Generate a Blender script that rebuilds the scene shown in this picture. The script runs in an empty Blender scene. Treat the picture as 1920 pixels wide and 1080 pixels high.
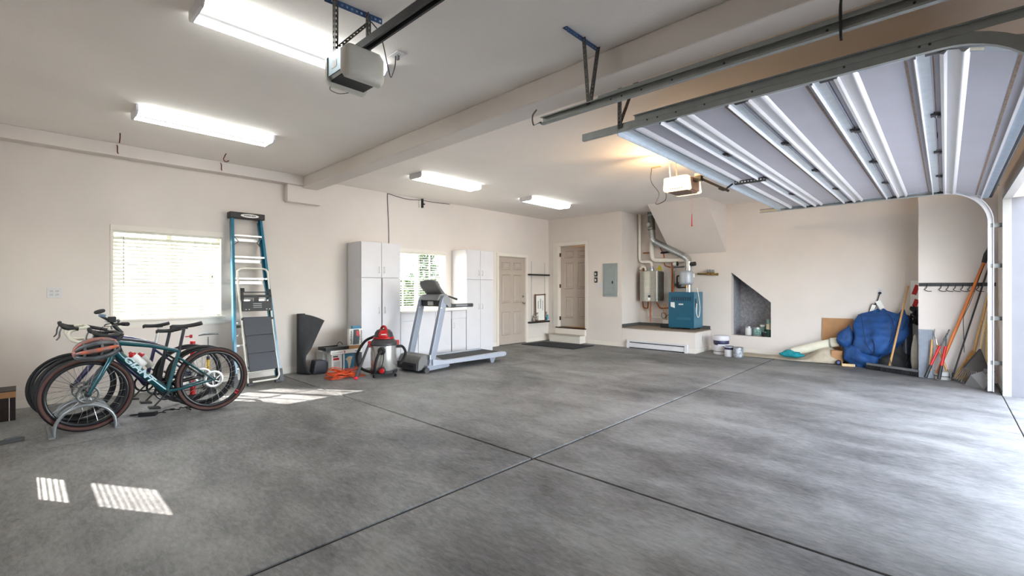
import bpy, math, random
from mathutils import Vector as V, Matrix, Euler
random.seed(7)
D = bpy.data
SC = bpy.context.scene
COL = SC.collection
PI = math.pi

# ------------------------------------------------------------------ camera
cam = D.cameras.new('camera')
cam.sensor_width = 36.0
cam.lens = 868.0 / 1920.0 * 36.0
cam.clip_start = 0.02
cam.clip_end = 300
camo = D.objects.new('camera', cam)
COL.objects.link(camo)
camo.location = (0, 0, 1.30)
camo.rotation_euler = (PI / 2, 0, math.radians(43.13 - 90))
SC.camera = camo
SC.view_settings.view_transform = 'Standard'
SC.view_settings.look = 'None'
SC.view_settings.gamma = 1.0
SC.view_settings.use_curve_mapping = False
SC.view_settings.exposure = 1.46

# ------------------------------------------------------------------ sky and sun
SUN = V((0.95, -1.55, -1.50)).normalized()          # direction the sunlight travels
wd = D.worlds.new('sky')
SC.world = wd
wd.use_nodes = True
nt = wd.node_tree
sky = nt.nodes.new('ShaderNodeTexSky')
sky.sky_type = 'NISHITA'
sky.sun_disc = False
sky.sun_elevation = math.asin(-SUN.z)
sky.sun_rotation = math.atan2(-SUN.x, -SUN.y)
sky.air_density = 1.0
sky.dust_density = 1.5
bg = nt.nodes['Background']
bg.inputs['Strength'].default_value = 1.27
hs = nt.nodes.new('ShaderNodeHueSaturation')
hs.inputs['Saturation'].default_value = 0.45
nt.links.new(sky.outputs[0], hs.inputs['Color'])
nt.links.new(hs.outputs[0], bg.inputs['Color'])
sl = D.lights.new('sun', 'SUN')
sl.energy = 12
sl.angle = 0.009
sl.color = (1.0, 0.96, 0.91)
so = D.objects.new('sun', sl)
COL.objects.link(so)
so.rotation_euler = SUN.to_track_quat('-Z', 'Y').to_euler()
so.location = (-8, 14, 14)


# ------------------------------------------------------------------ mesh helpers
class MB:
    def __init__(s):
        s.v = []
        s.f = []

    def add(s, vs, fs):
        o = len(s.v)
        s.v += [V(p) for p in vs]
        s.f += [tuple(i + o for i in f) for f in fs]
        return s

    def box(s, x0, x1, y0, y1, z0, z1):
        return s.add([(x0, y0, z0), (x1, y0, z0), (x1, y1, z0), (x0, y1, z0),
                      (x0, y0, z1), (x1, y0, z1), (x1, y1, z1), (x0, y1, z1)],
                     [(3, 2, 1, 0), (4, 5, 6, 7), (0, 1, 5, 4), (1, 2, 6, 5), (2, 3, 7, 6), (3, 0, 4, 7)])

    def obox(s, c, size, rot=(0, 0, 0)):
        R = Euler(rot).to_matrix()
        hx, hy, hz = [a / 2 for a in size]
        c = V(c)
        vs = [c + R @ V(p) for p in ((-hx, -hy, -hz), (hx, -hy, -hz), (hx, hy, -hz), (-hx, hy, -hz),
                                     (-hx, -hy, hz), (hx, -hy, hz), (hx, hy, hz), (-hx, hy, hz))]
        return s.add(vs, [(3, 2, 1, 0), (4, 5, 6, 7), (0, 1, 5, 4), (1, 2, 6, 5), (2, 3, 7, 6), (3, 0, 4, 7)])

    def bar(s, p0, p1, w, t, up=(0, 0, 1), w2=None, t2=None):
        p0 = V(p0); p1 = V(p1)
        d = (p1 - p0).normalized()
        a = d.cross(V(up))
        if a.length < 1e-5:
            a = d.cross(V((1, 0, 0)))
        a.normalize()
        b = a.cross(d).normalized()
        w2 = w if w2 is None else w2
        t2 = t if t2 is None else t2
        vs = []
        for p, ww, tt in ((p0, w, t), (p1, w2, t2)):
            vs += [p - a * ww / 2 - b * tt / 2, p + a * ww / 2 - b * tt / 2, p + a * ww / 2 + b * tt / 2, p - a * ww / 2 + b * tt / 2]
        return s.add(vs, [(3, 2, 1, 0), (4, 5, 6, 7), (0, 1, 5, 4), (1, 2, 6, 5), (2, 3, 7, 6), (3, 0, 4, 7)])

    def tube(s, pts, r, n=8, closed=False, flat=None):
        pts = [V(p) for p in pts]
        m = len(pts)
        rs = r if isinstance(r, (list, tuple)) else [r] * m
        o = len(s.v)
        prev = None
        for i, p in enumerate(pts):
            if closed:
                d = pts[(i + 1) % m] - pts[i - 1]
            else:
                d = pts[min(i + 1, m - 1)] - pts[max(i - 1, 0)]
            d.normalize()
            if prev is None:
                a = d.cross(V((0, 0, 1)))
                if a.length < 0.05:
                    a = d.cross(V((1, 0, 0)))
            else:
                a = prev - d * prev.dot(d)
                if a.length < 1e-5:
                    a = d.cross(V((0, 0, 1)))
            a.normalize()
            prev = a
            b = d.cross(a)
            k = flat if flat else 1.0
            for j in range(n):
                t = 2 * PI * j / n
                s.v.append(p + a * math.cos(t) * rs[i] * k + b * math.sin(t) * rs[i])
        for i in range(m if closed else m - 1):
            for j in range(n):
                i2 = (i + 1) % m
                s.f.append((o + i * n + j, o + i * n + (j + 1) % n, o + i2 * n + (j + 1) % n, o + i2 * n + j))
        if not closed:
            s.f.append(tuple(o + j for j in reversed(range(n))))
            s.f.append(tuple(o + (m - 1) * n + j for j in range(n)))
        return s

    def cyl(s, p0, p1, r0, r1=None, n=16):
        return s.tube([p0, p1], [r0, r0 if r1 is None else r1], n)

    def lathe(s, prof, c=(0, 0, 0), ax=(0, 0, 1), n=24):
        c = V(c); ax = V(ax).normalized()
        a = ax.cross(V((1, 0, 0)))
        if a.length < 0.1:
            a = ax.cross(V((0, 1, 0)))
        a.normalize()
        b = ax.cross(a)
        o = len(s.v)
        for r, z in prof:
            for j in range(n):
                t = 2 * PI * j / n
                s.v.append(c + ax * z + (a * math.cos(t) + b * math.sin(t)) * max(r, 1e-4))
        for i in range(len(prof) - 1):
            for j in range(n):
                s.f.append((o + i * n + j, o + i * n + (j + 1) % n, o + (i + 1) * n + (j + 1) % n, o + (i + 1) * n + j))
        s.f.append(tuple(o + j for j in reversed(range(n))))
        s.f.append(tuple(o + (len(prof) - 1) * n + j for j in range(n)))
        return s

    def ring(s, c, ax, R, r, n=40, k=8, rx=None):
        """torus round axis ax"""
        c = V(c); ax = V(ax).normalized()
        a = ax.cross(V((0, 0, 1)))
        if a.length < 0.1:
            a = ax.cross(V((1, 0, 0)))
        a.normalize()
        b = ax.cross(a)
        o = len(s.v)
        rx = r if rx is None else rx
        for i in range(n):
            t = 2 * PI * i / n
            e = a * math.cos(t) + b * math.sin(t)
            for j in range(k):
                u = 2 * PI * j / k
                s.v.append(c + e * (R + r * math.cos(u)) + ax * rx * math.sin(u))
        for i in range(n):
            for j in range(k):
                s.f.append((o + i * k + j, o + ((i + 1) % n) * k + j, o + ((i + 1) % n) * k + (j + 1) % k, o + i * k + (j + 1) % k))
        return s

    def prism(s, poly, o, u, w, ext):
        """polygon (a,b) at o + a*u + b*w, pushed along ext"""
        o = V(o); u = V(u); w = V(w); ext = V(ext)
        n = len(poly)
        vs = [o + u * a + w * b for a, b in poly]
        vs += [p + ext for p in vs]
        fs = [tuple(range(n)), tuple(range(2 * n - 1, n - 1, -1))]
        fs += [(i, i + n, (i + 1) % n + n, (i + 1) % n) for i in range(n)]
        return s.add(vs, fs)

    def ell(s, c, rad, rot=(0, 0, 0), nu=16, nv=10):
        R = Euler(rot).to_matrix()
        c = V(c)
        o = len(s.v)
        for i in range(nv + 1):
            ph = PI * i / nv
            for j in range(nu):
                t = 2 * PI * j / nu
                s.v.append(c + R @ V((rad[0] * math.sin(ph) * math.cos(t), rad[1] * math.sin(ph) * math.sin(t), rad[2] * math.cos(ph))))
        for i in range(nv):
            for j in range(nu):
                s.f.append((o + i * nu + j, o + (i + 1) * nu + j, o + (i + 1) * nu + (j + 1) % nu, o + i * nu + (j + 1) % nu))
        return s

    def grid(s, fn, nu, nv):
        o = len(s.v)
        for i in range(nu + 1):
            for j in range(nv + 1):
                s.v.append(V(fn(i / nu, j / nv)))
        for i in range(nu):
            for j in range(nv):
                a = o + i * (nv + 1) + j
                s.f.append((a, a + nv + 1, a + nv + 2, a + 1))
        return s

    def build(s, name, m, parent=None, smooth=None, loc=None, bevel=0, thick=0):
        """parent: vertices are given in the world and moved into the parent's frame (roots are unrotated while building)"""
        off = V((0, 0, 0))
        if parent is not None:
            q = parent
            while q is not None:
                off = off + q.location
                q = q.parent
        elif loc is not None:
            off = V(loc)
        me = D.meshes.new(name)
        me.from_pydata([tuple(p - off) for p in s.v], [], s.f)
        import bmesh
        bm = bmesh.new()
        bm.from_mesh(me)
        bmesh.ops.recalc_face_normals(bm, faces=bm.faces)
        bm.to_mesh(me)
        bm.free()
        if smooth is not None:
            for p in me.polygons:
                p.use_smooth = True
            me.set_sharp_from_angle(angle=math.radians(smooth))
        me.materials.append(m)
        o = D.objects.new(name, me)
        COL.objects.link(o)
        if parent is not None:
            o.parent = parent
        elif loc is not None:
            o.location = loc
        if thick:
            md = o.modifiers.new('thickness', 'SOLIDIFY')
            md.thickness = thick
            md.offset = 0
        if bevel:
            md = o.modifiers.new('bevel', 'BEVEL')
            md.width = bevel
            md.segments = 2
            md.limit_method = 'ANGLE'
        return o


def tag(o, label, cat, group=None):
    o['label'] = label
    o['category'] = cat
    if group:
        o['group'] = group
    return o


def thing(name, label, cat, loc=(0, 0, 0), group=None):
    o = D.objects.new(name, None)
    COL.objects.link(o)
    o.empty_display_size = 0.05
    o.location = loc
    return tag(o, label, cat, group)


def struct(o, label=None):
    o['kind'] = 'structure'
    if label:
        o['label'] = label
    return o


def sroot(name, loc=(0, 0, 0), label=None):
    o = D.objects.new(name, None)
    COL.objects.link(o)
    o.empty_display_size = 0.05
    o.location = loc
    return struct(o, label)


def kids(o):
    return [c for c in COL.objects if c.parent == o]


def copy_tree(o, parent=None):
    c = o.copy()
    COL.objects.link(c)
    c.parent = parent
    for ch in list(o.children):
        copy_tree(ch, c)
    return c


def dup(o, loc, label=None, parent=None):
    c = o.copy()
    COL.objects.link(c)
    if parent is not None:
        c.parent = parent
    c.location = loc
    if label:
        c['label'] = label
    return c


def text_mesh(name, txt, size, m, parent, M, ext=0.0008, bold=0.0, sx=1.0, shear=0.0):
    """flat lettering as a thin mesh; M is the matrix in the parent's frame"""
    cu = D.curves.new(name, 'FONT')
    cu.body = txt
    cu.size = size
    cu.extrude = ext
    cu.offset = bold
    cu.align_x = 'CENTER'
    cu.align_y = 'CENTER'
    cu.shear = shear
    cu.resolution_u = 3
    t = D.objects.new(name, cu)
    COL.objects.link(t)
    bpy.context.view_layer.update()
    dg = bpy.context.evaluated_depsgraph_get()
    me = D.meshes.new_from_object(t.evaluated_get(dg))
    D.objects.remove(t)
    me.materials.clear()
    me.materials.append(m)
    o = D.objects.new(name, me)
    COL.objects.link(o)
    o.parent = parent
    o.matrix_local = M @ Matrix.Diagonal((sx, 1, 1, 1))
    return o


def frame(o, u, w):
    """matrix with x along u, y along w, at o"""
    u = V(u).normalized(); w = V(w).normalized()
    n = u.cross(w).normalized()
    w = n.cross(u)
    m = Matrix((u, w, n)).transposed().to_4x4()
    m.translation = V(o)
    return m


def arc(c, r, a0, a1, n, u, w):
    c = V(c); u = V(u); w = V(w)
    return [c + (u * math.cos(math.radians(a0 + (a1 - a0) * i / n)) + w * math.sin(math.radians(a0 + (a1 - a0) * i / n))) * r for i in range(n + 1)]


def smoothpath(pts, n=6):
    """Catmull-Rom through pts"""
    P = [V(p) for p in pts]
    P = [P[0] * 2 - P[1]] + P + [P[-1] * 2 - P[-2]]
    out = []
    for i in range(1, len(P) - 2):
        for k in range(n):
            t = k / n
            a, b, c, d = P[i - 1], P[i], P[i + 1], P[i + 2]
            out.append(0.5 * (2 * b + (c - a) * t + (2 * a - 5 * b + 4 * c - d) * t * t + (3 * b - a - 3 * c + d) * t ** 3))
    out.append(P[-2])
    return out


# ------------------------------------------------------------------ materials
def lin(c):
    return tuple(((x / 255) / 12.92 if x / 255 <= 0.04045 else ((x / 255 + 0.055) / 1.055) ** 2.4) for x in c) + (1.0,)


MATS = {}


def mat(name, col, rough=0.5, metal=0.0, var=0.06, scale=14.0, bump=0.0, bscale=180.0, stretch=None, emit=0.0, alpha=None, trans=0.0, col2=None, coat=0.0, spec=0.5):
    if name in MATS:
        return MATS[name]
    m = D.materials.new(name)
    m.use_nodes = True
    t = m.node_tree
    b = t.nodes['Principled BSDF']
    c1 = lin(col)
    c2 = lin(col2) if col2 else tuple(max(0, x * (1 - var * 2.2)) for x in c1[:3]) + (1,)
    tc = t.nodes.new('ShaderNodeTexCoord')
    mp = t.nodes.new('ShaderNodeMapping')
    if stretch:
        mp.inputs['Scale'].default_value = stretch
    t.links.new(tc.outputs['Object'], mp.inputs['Vector'])
    nz = t.nodes.new('ShaderNodeTexNoise')
    nz.inputs['Scale'].default_value = scale
    nz.inputs['Detail'].default_value = 5
    t.links.new(mp.outputs[0], nz.inputs['Vector'])
    cr = t.nodes.new('ShaderNodeValToRGB')
    cr.color_ramp.elements[0].position = 0.32
    cr.color_ramp.elements[1].position = 0.68
    cr.color_ramp.elements[0].color = c2
    cr.color_ramp.elements[1].color = c1
    t.links.new(nz.outputs['Fac'], cr.inputs['Fac'])
    t.links.new(cr.outputs[0], b.inputs['Base Color'])
    b.inputs['Roughness'].default_value = rough
    b.inputs['Metallic'].default_value = metal
    b.inputs['Specular IOR Level'].default_value = spec
    if coat:
        b.inputs['Coat Weight'].default_value = coat
    if trans:
        b.inputs['Transmission Weight'].default_value = trans
    if emit:
        t.links.new(cr.outputs[0], b.inputs['Emission Color'])
        b.inputs['Emission Strength'].default_value = emit
    if bump:
        n2 = t.nodes.new('ShaderNodeTexNoise')
        n2.inputs['Scale'].default_value = bscale
        n2.inputs['Detail'].default_value = 3
        t.links.new(mp.outputs[0], n2.inputs['Vector'])
        bp = t.nodes.new('ShaderNodeBump')
        bp.inputs['Strength'].default_value = bump
        bp.inputs['Distance'].default_value = 0.004
        t.links.new(n2.outputs['Fac'], bp.inputs['Height'])
        t.links.new(bp.outputs[0], b.inputs['Normal'])
    MATS[name] = m
    return m


wall_m = mat('painted_wall', (221, 213, 206), 0.85, var=0.03, scale=1.3, bump=0.12, bscale=90, spec=0.25)
ceil_m = mat('painted_ceiling', (240, 234, 228), 0.9, var=0.03, scale=1.0, bump=0.25, bscale=70, spec=0.2)
trim_m = mat('white_trim', (226, 220, 210), 0.45, var=0.02, scale=6)
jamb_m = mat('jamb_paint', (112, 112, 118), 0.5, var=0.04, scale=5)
door_m = mat('door_paint', (178, 166, 155), 0.5, var=0.02, scale=4)
white_m = mat('white_lacquer', (214, 213, 217), 0.35, var=0.02, scale=4)
cream_m = mat('cream_vinyl', (240, 238, 226), 0.45, var=0.015, scale=5)
galv_m = mat('galvanised_steel', (176, 180, 182), 0.38, 0.85, var=0.1, scale=30)
dgalv_m = mat('dark_galvanised_steel', (120, 122, 120), 0.42, 0.85, var=0.12, scale=24)
strap_m = mat('perforated_steel', (104, 102, 98), 0.5, 0.7, var=0.15, scale=40)
blue_angle_m = mat('blue_steel_angle', (74, 104, 148), 0.45, 0.5, var=0.1, scale=30)
chrome_m = mat('chrome', (205, 207, 210), 0.15, 1.0, var=0.03)
black_m = mat('black_plastic', (30, 30, 32), 0.5, var=0.1, scale=30)
rubber_m = mat('black_rubber', (24, 24, 26), 0.75, var=0.12, scale=40)
dark_m = mat('charcoal_plastic', (56, 57, 60), 0.5, var=0.1)
grey_m = mat('grey_plastic', (140, 142, 144), 0.5, var=0.05)
lgrey_m = mat('light_grey_plastic', (205, 205, 202), 0.4, var=0.03)
red_m = mat('red_plastic', (190, 22, 26), 0.35, var=0.06)
copper_m = mat('copper_pipe', (186, 104, 62), 0.32, 0.85, var=0.15, scale=30)
brass_m = mat('brass', (150, 120, 70), 0.35, 0.9, var=0.12)
pvc_m = mat('white_pvc', (232, 228, 218), 0.4, var=0.03)
wood_m = mat('ash_wood', (206, 158, 98), 0.5, var=0.14, scale=9, stretch=(14, 14, 1.2))
owood_m = mat('orange_fibreglass', (205, 112, 40), 0.4, var=0.06, scale=10)
pwood_m = mat('pale_wood', (214, 186, 138), 0.55, var=0.12, scale=9, stretch=(12, 12, 1.2))
card_m = mat('cardboard', (176, 132, 92), 0.8, var=0.06, scale=8)
paper_m = mat('paper', (238, 238, 234), 0.6, var=0.02)
rust_m = mat('rusty_iron', (112, 52, 34), 0.7, 0.3, var=0.2, scale=60)


def concrete(name, dark, light, sc=1.0):
    m = D.materials.new(name)
    m.use_nodes = True
    t = m.node_tree
    b = t.nodes['Principled BSDF']
    tc = t.nodes.new('ShaderNodeNewGeometry')
    def noise(scale, det, rot, st, rough=0.6):
        mp = t.nodes.new('ShaderNodeMapping')
        mp.inputs['Rotation'].default_value = (0, 0, rot)
        mp.inputs['Scale'].default_value = st
        t.links.new(tc.outputs['Position'], mp.inputs['Vector'])
        n = t.nodes.new('ShaderNodeTexNoise')
        n.inputs['Scale'].default_value = scale
        n.inputs['Detail'].default_value = det
        n.inputs['Roughness'].default_value = rough
        n.inputs['Distortion'].default_value = 0.4
        t.links.new(mp.outputs[0], n.inputs['Vector'])
        return n.outputs['Fac']
    big = noise(0.55 * sc, 3, 0.2, (1, 0.8, 1))
    mid = noise(1.6 * sc, 6, 0.5, (1.6, 0.8, 1), 0.65)
    fine = noise(16, 7, -0.6, (2.5, 0.8, 1), 0.75)
    def mx(a, bb, f):
        n = t.nodes.new('ShaderNodeMix')
        n.inputs[0].default_value = f
        t.links.new(a, n.inputs[2]); t.links.new(bb, n.inputs[3])
        return n.outputs[0]
    s = mx(mx(big, mid, 0.5), fine, 0.28)
    cr = t.nodes.new('ShaderNodeValToRGB')
    e = cr.color_ramp.elements
    e[0].position = 0.36; e[0].color = lin(dark)
    e[1].position = 0.62; e[1].color = lin(light)
    k = cr.color_ramp.elements.new(0.47)
    k.color = lin(tuple((a * 0.45 + c * 0.55) for a, c in zip(dark, light)))
    t.links.new(s, cr.inputs['Fac'])
    t.links.new(cr.outputs[0], b.inputs['Base Color'])
    rr = t.nodes.new('ShaderNodeMapRange')
    rr.inputs['To Min'].default_value = 0.42
    rr.inputs['To Max'].default_value = 0.75
    t.links.new(mid, rr.inputs['Value'])
    t.links.new(rr.outputs[0], b.inputs['Roughness'])
    bp = t.nodes.new('ShaderNodeBump')
    bp.inputs['Strength'].default_value = 0.08
    bp.inputs['Distance'].default_value = 0.004
    t.links.new(fine, bp.inputs['Height'])
    t.links.new(bp.outputs[0], b.inputs['Normal'])
    b.inputs['Specular IOR Level'].default_value = 0.4
    return m


floor_m = concrete('garage_concrete', (50, 49, 48), (154, 153, 151))
drive_m = concrete('driveway_concrete', (150, 148, 142), (190, 188, 182))
joint_m = mat('joint_filler', (44, 42, 38), 0.9, var=0.1, scale=20)

# ------------------------------------------------------------------ floor
W = 7.31           # window wall
H = 3.008          # ceiling
fx = MB().box(-0.45, 10.12, -0.70, W + 0.15, -0.14, -0.012).build('floor', joint_m)
struct(fx, 'grey concrete garage floor cut into slabs by control joints')
J = 0.009
xs_r = [(-0.45, 2.69), (2.69, 10.12)]
slabs = []
for x0, x1 in xs_r:
    slabs.append((x0, x1, 5.31, W + 0.15))
    slabs.append((x0, x1, 2.30, 5.31))
slabs.append((-0.45, 2.69, -0.50, 2.30))
slabs.append((2.69, 6.10, -0.50, 2.30))
slabs.append((6.10, 10.12, -0.50, 2.30))
slabs.append((-0.45, 10.12, -0.70, -0.50))
for x0, x1, y0, y1 in slabs:
    jx0 = 0.003 if abs(x0 - 6.1) < .01 else J
    jx1 = 0.003 if abs(x1 - 6.1) < .01 else J
    jy0 = 0.004 if abs(y0 - 5.31) < .01 or y0 < 0 else J
    jy1 = 0.004 if abs(y1 - 5.31) < .01 or y1 < 0 else J
    jy0 = 0.014 if abs(y0 - 2.30) < .01 else jy0
    jy1 = 0.014 if abs(y1 - 2.30) < .01 else jy1
    MB().box(x0 + jx0, x1 - jx1, y0 + jy0, y1 - jy1, -0.05, 0.0).build('slab', floor_m, fx, bevel=0.004)

struct(MB().box(-16, 30, -30, -0.70, -0.20, -0.03).build('driveway', drive_m), 'pale concrete driveway outside the open garage door')
lawn_m = mat('lawn', (92, 112, 60), 0.9, var=0.2, scale=3)
struct(MB().box(-20, 34, W + 0.15, 60, -0.40, -0.20).build('lawn', lawn_m), 'green lawn behind the window wall')

# ------------------------------------------------------------------ ceiling, beam, soffit
struct(MB().box(-0.60, 10.30, -0.85, W + 0.15, H, H + 0.15).build('ceiling', ceil_m), 'pale textured drywall ceiling')
b = MB()
b.add([(2.99, W, 2.83), (3.22, W, 2.83), (3.22, W, H), (2.99, W, H), (2.85, -0.52, 2.82), (3.11, -0.52, 2.82), (3.11, -0.52, H), (2.85, -0.52, H)],
      [(0, 1, 2, 3), (7, 6, 5, 4), (0, 4, 5, 1), (1, 5, 6, 2), (2, 6, 7, 3), (3, 7, 4, 0)])
struct(b.build('trim_1', wall_m, bevel=0.012), 'drywalled ceiling beam between the two garage bays')
b = MB().box(-0.45, 2.99, 7.14, W, 2.862, H)
struct(b.build('trim_2', wall_m, bevel=0.006), 'low drywall soffit along the top of the window wall')
b = MB().box(2.76, 3.27, 7.19, W, 2.60, 2.862)
struct(b.build('trim_3', wall_m, bevel=0.006), 'drywall corbel under the end of the ceiling beam')

# ------------------------------------------------------------------ window wall (back)
WIN1 = (0.77, 1.93, 0.92, 2.03)
WIN2 = (4.62, 5.86, 0.90, 2.00)
DR1 = (7.36, 8.30, 0.0, 2.03)
T = 0.15


def wall_y(mb, y0, y1, x0, x1, z0, z1, holes):
    x = x0
    for a, c, d, e in sorted(holes):
        mb.box(x, a, y0, y1, z0, z1)
        if d > z0:
            mb.box(a, c, y0, y1, z0, d)
        mb.box(a, c, y0, y1, e, z1)
        x = c
    mb.box(x, x1, y0, y1, z0, z1)
    return mb


def wall_x(mb, x0, x1, y0, y1, z0, z1, holes):
    y = y0
    for a, c, d, e in sorted(holes):
        mb.box(x0, x1, y, a, z0, z1)
        if d > z0:
            mb.box(x0, x1, a, c, z0, d)
        mb.box(x0, x1, a, c, e, z1)
        y = c
    mb.box(x0, x1, y, y1, z0, z1)
    return mb


struct(wall_y(MB(), W, W + T, -0.60, 9.30, -0.2, H, [WIN1, WIN2, DR1]).build('wall_back', wall_m), 'beige window wall with two blinds and a side door')
WIN3 = (4.93, 5.70, 0.80, 1.925)
struct(wall_x(MB(), -0.60, -0.45, -0.70, W, -0.2, H, [WIN3]).build('wall_left', wall_m), 'beige side wall just outside the left of the picture')
struct(wall_y(MB(), -0.70, -0.52, -0.60, 10.30, -0.2, H, [(3.30, 8.13, -0.2, 2.38)]).build('wall_front', wall_m), 'front wall with the garage door openings')

# ------------------------------------------------------------------ far wall (right)
DR2 = (6.20, 7.01, 0.34, 2.34)
b = MB()
wall_x(b, 9.15, 9.30, 5.235, W, -0.2, H, [DR2])
b.box(9.30, 9.97, 5.235, 5.385, -0.2, H)
A = 9.97
b.box(A, A + T, 3.20, 5.385, -0.2, H)
b.box(A, A + T, 0.2, 2.47, -0.2, H)
b.box(A, A + T, 2.47, 3.20, -0.2, 0.34)
b.prism([(3.20, 1.62), (2.47, 1.02), (2.47, H), (3.20, H)], (A, 0, 0), (0, 1, 0), (0, 0, 1), (T, 0, 0))
b.box(9.15, A + T, -0.52, 0.296, -0.2, H)
struct(b.build('wall_right', wall_m), 'beige end wall with house door, boiler alcove and triangular niche')
b = MB()
b.add([(8.80, 3.29, H), (A, 3.29, H), (A, 3.29, 2.04), (8.80, 4.45, H), (A, 4.45, H), (A, 4.45, 2.04)],
      [(0, 1, 2), (5, 4, 3), (0, 2, 5, 3), (0, 3, 4, 1), (1, 4, 5, 2)])
struct(b.build('trim_4', wall_m), 'sloped drywall underside of stairs above the boiler')
raw_m = mat('bare_drywall', (172, 172, 178), 0.95, var=0.18, scale=26, bump=0.3, bscale=60)
b = MB()
N1 = 10.56
b.prism([(3.26, -0.1), (2.41, -0.1), (2.41, 1.2), (3.26, 1.9)], (N1, 0, 0), (0, 1, 0), (0, 0, 1), (0.08, 0, 0))
b.box(A + T, N1, 3.20, 3.26, 0.28, 1.70)
b.box(A + T, N1, 2.41, 2.47, 0.28, 1.10)
b.box(A + T, N1, 2.41, 3.26, 0.28, 0.34)
b.prism([(3.26, 1.67), (2.41, 0.97), (2.41, 1.03), (3.26, 1.73)], (A + T, 0, 0), (0, 1, 0), (0, 0, 1), (N1 - A - T, 0, 0))
struct(b.build('wall_niche', raw_m), 'rough grey inside of the triangular niche under the stairs')
# hall behind the house door
hall_m = mat('hall_paint', (206, 176, 132), 0.8, var=0.03)
b = MB()
b.box(9.30, 11.2, 7.25, 7.35, 0.2, 2.7)
b.box(9.30, 11.2, 5.85, 5.95, 0.2, 2.7)
b.box(11.2, 11.3, 5.85, 7.35, 0.2, 2.7)
b.box(9.30, 11.3, 5.85, 7.35, 2.6, 2.7)
b.box(9.30, 11.3, 5.85, 7.35, 0.2, 0.33)
struct(b.build('wall_hall', hall_m), 'warm lit hall behind the half open house door')
hl = D.lights.new('hall_lamp', 'POINT')
hl.energy = 9
hl.color = (1.0, 0.78, 0.5)
hl.shadow_soft_size = 0.12
ho = D.objects.new('hall_lamp', hl)
COL.objects.link(ho)
ho.location = (10.7, 6.3, 2.4)

# platform and baseboards
b = MB().box(9.15, A, 3.617, 5.235, 0.0, 0.415)
pl = struct(b.build('boiler_platform', wall_m, bevel=0.004), 'raised drywalled platform carrying the boiler in the alcove')
top_m = mat('platform_top', (150, 134, 118), 0.8, var=0.1)
MB().box(9.135, A, 3.60, 5.235, 0.415, 0.433).build('platform_top', top_m, pl)
curb_m = mat('grey_curb', (84, 84, 82), 0.8, var=0.1)
MB().box(9.15, A, 5.215, 5.235, 0.433, 0.50).box(A - 0.02, A, 3.617, 5.215, 0.433, 0.50).build('curb_strip', curb_m, pl)
bb = 0.085
b = MB()
for x0, x1 in ((-0.45, DR1[0] - 0.06), (DR1[1] + 0.06, 9.15)):
    b.box(x0, x1, W - 0.012, W, 0.0, bb)
struct(b.build('baseboard_back', trim_m), 'painted baseboard along the window wall')
b = MB()
for y0, y1 in ((5.20, 6.12), (7.08, 7.298), (3.60, 3.74), (5.08, 5.20), (-0.52, 0.296)):
    b.box(9.138, 9.15, y0, y1, 0.0, bb)
b.box(A - 0.012, A, 0.30, 3.605, 0, bb)
b.box(9.15, A, 3.605, 3.617, 0, bb)
struct(b.build('baseboard_right', trim_m), 'painted baseboard along the end wall')


# ------------------------------------------------------------------ windows and blinds
glass_m = D.materials.new('window_glass')
glass_m.use_nodes = True
t = glass_m.node_tree
t.nodes.clear()
go = t.nodes.new('ShaderNodeOutputMaterial')
gm = t.nodes.new('ShaderNodeMixShader')
g1 = t.nodes.new('ShaderNodeBsdfTransparent')
g2 = t.nodes.new('ShaderNodeBsdfGlossy')
g2.inputs['Roughness'].default_value = 0.02
gm.inputs[0].default_value = 0.05
t.links.new(g1.outputs[0], gm.inputs[1])
t.links.new(g2.outputs[0], gm.inputs[2])
t.links.new(gm.outputs[0], go.inputs[0])


def slat_mat():
    m = D.materials.new('blind_slat')
    m.use_nodes = True
    t = m.node_tree
    b = t.nodes['Principled BSDF']
    b.inputs['Base Color'].default_value = lin((244, 242, 230))
    b.inputs['Roughness'].default_value = 0.5
    nz = t.nodes.new('ShaderNodeTexNoise')
    nz.inputs['Scale'].default_value = 3
    cr = t.nodes.new('ShaderNodeValToRGB')
    cr.color_ramp.elements[0].color = lin((212, 209, 198))
    cr.color_ramp.elements[1].color = lin((224, 222, 212))
    t.links.new(nz.outputs['Fac'], cr.inputs[0])
    t.links.new(cr.outputs[0], b.inputs['Base Color'])
    tr = t.nodes.new('ShaderNodeBsdfTranslucent')
    t.links.new(cr.outputs[0], tr.inputs[0])
    mx = t.nodes.new('ShaderNodeMixShader')
    mx.inputs[0].default_value = 0.05
    t.links.new(b.outputs[0], mx.inputs[1])
    t.links.new(tr.outputs[0], mx.inputs[2])
    t.links.new(mx.outputs[0], t.nodes['Material Output'].inputs[0])
    return m


slat_m = slat_mat()


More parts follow.
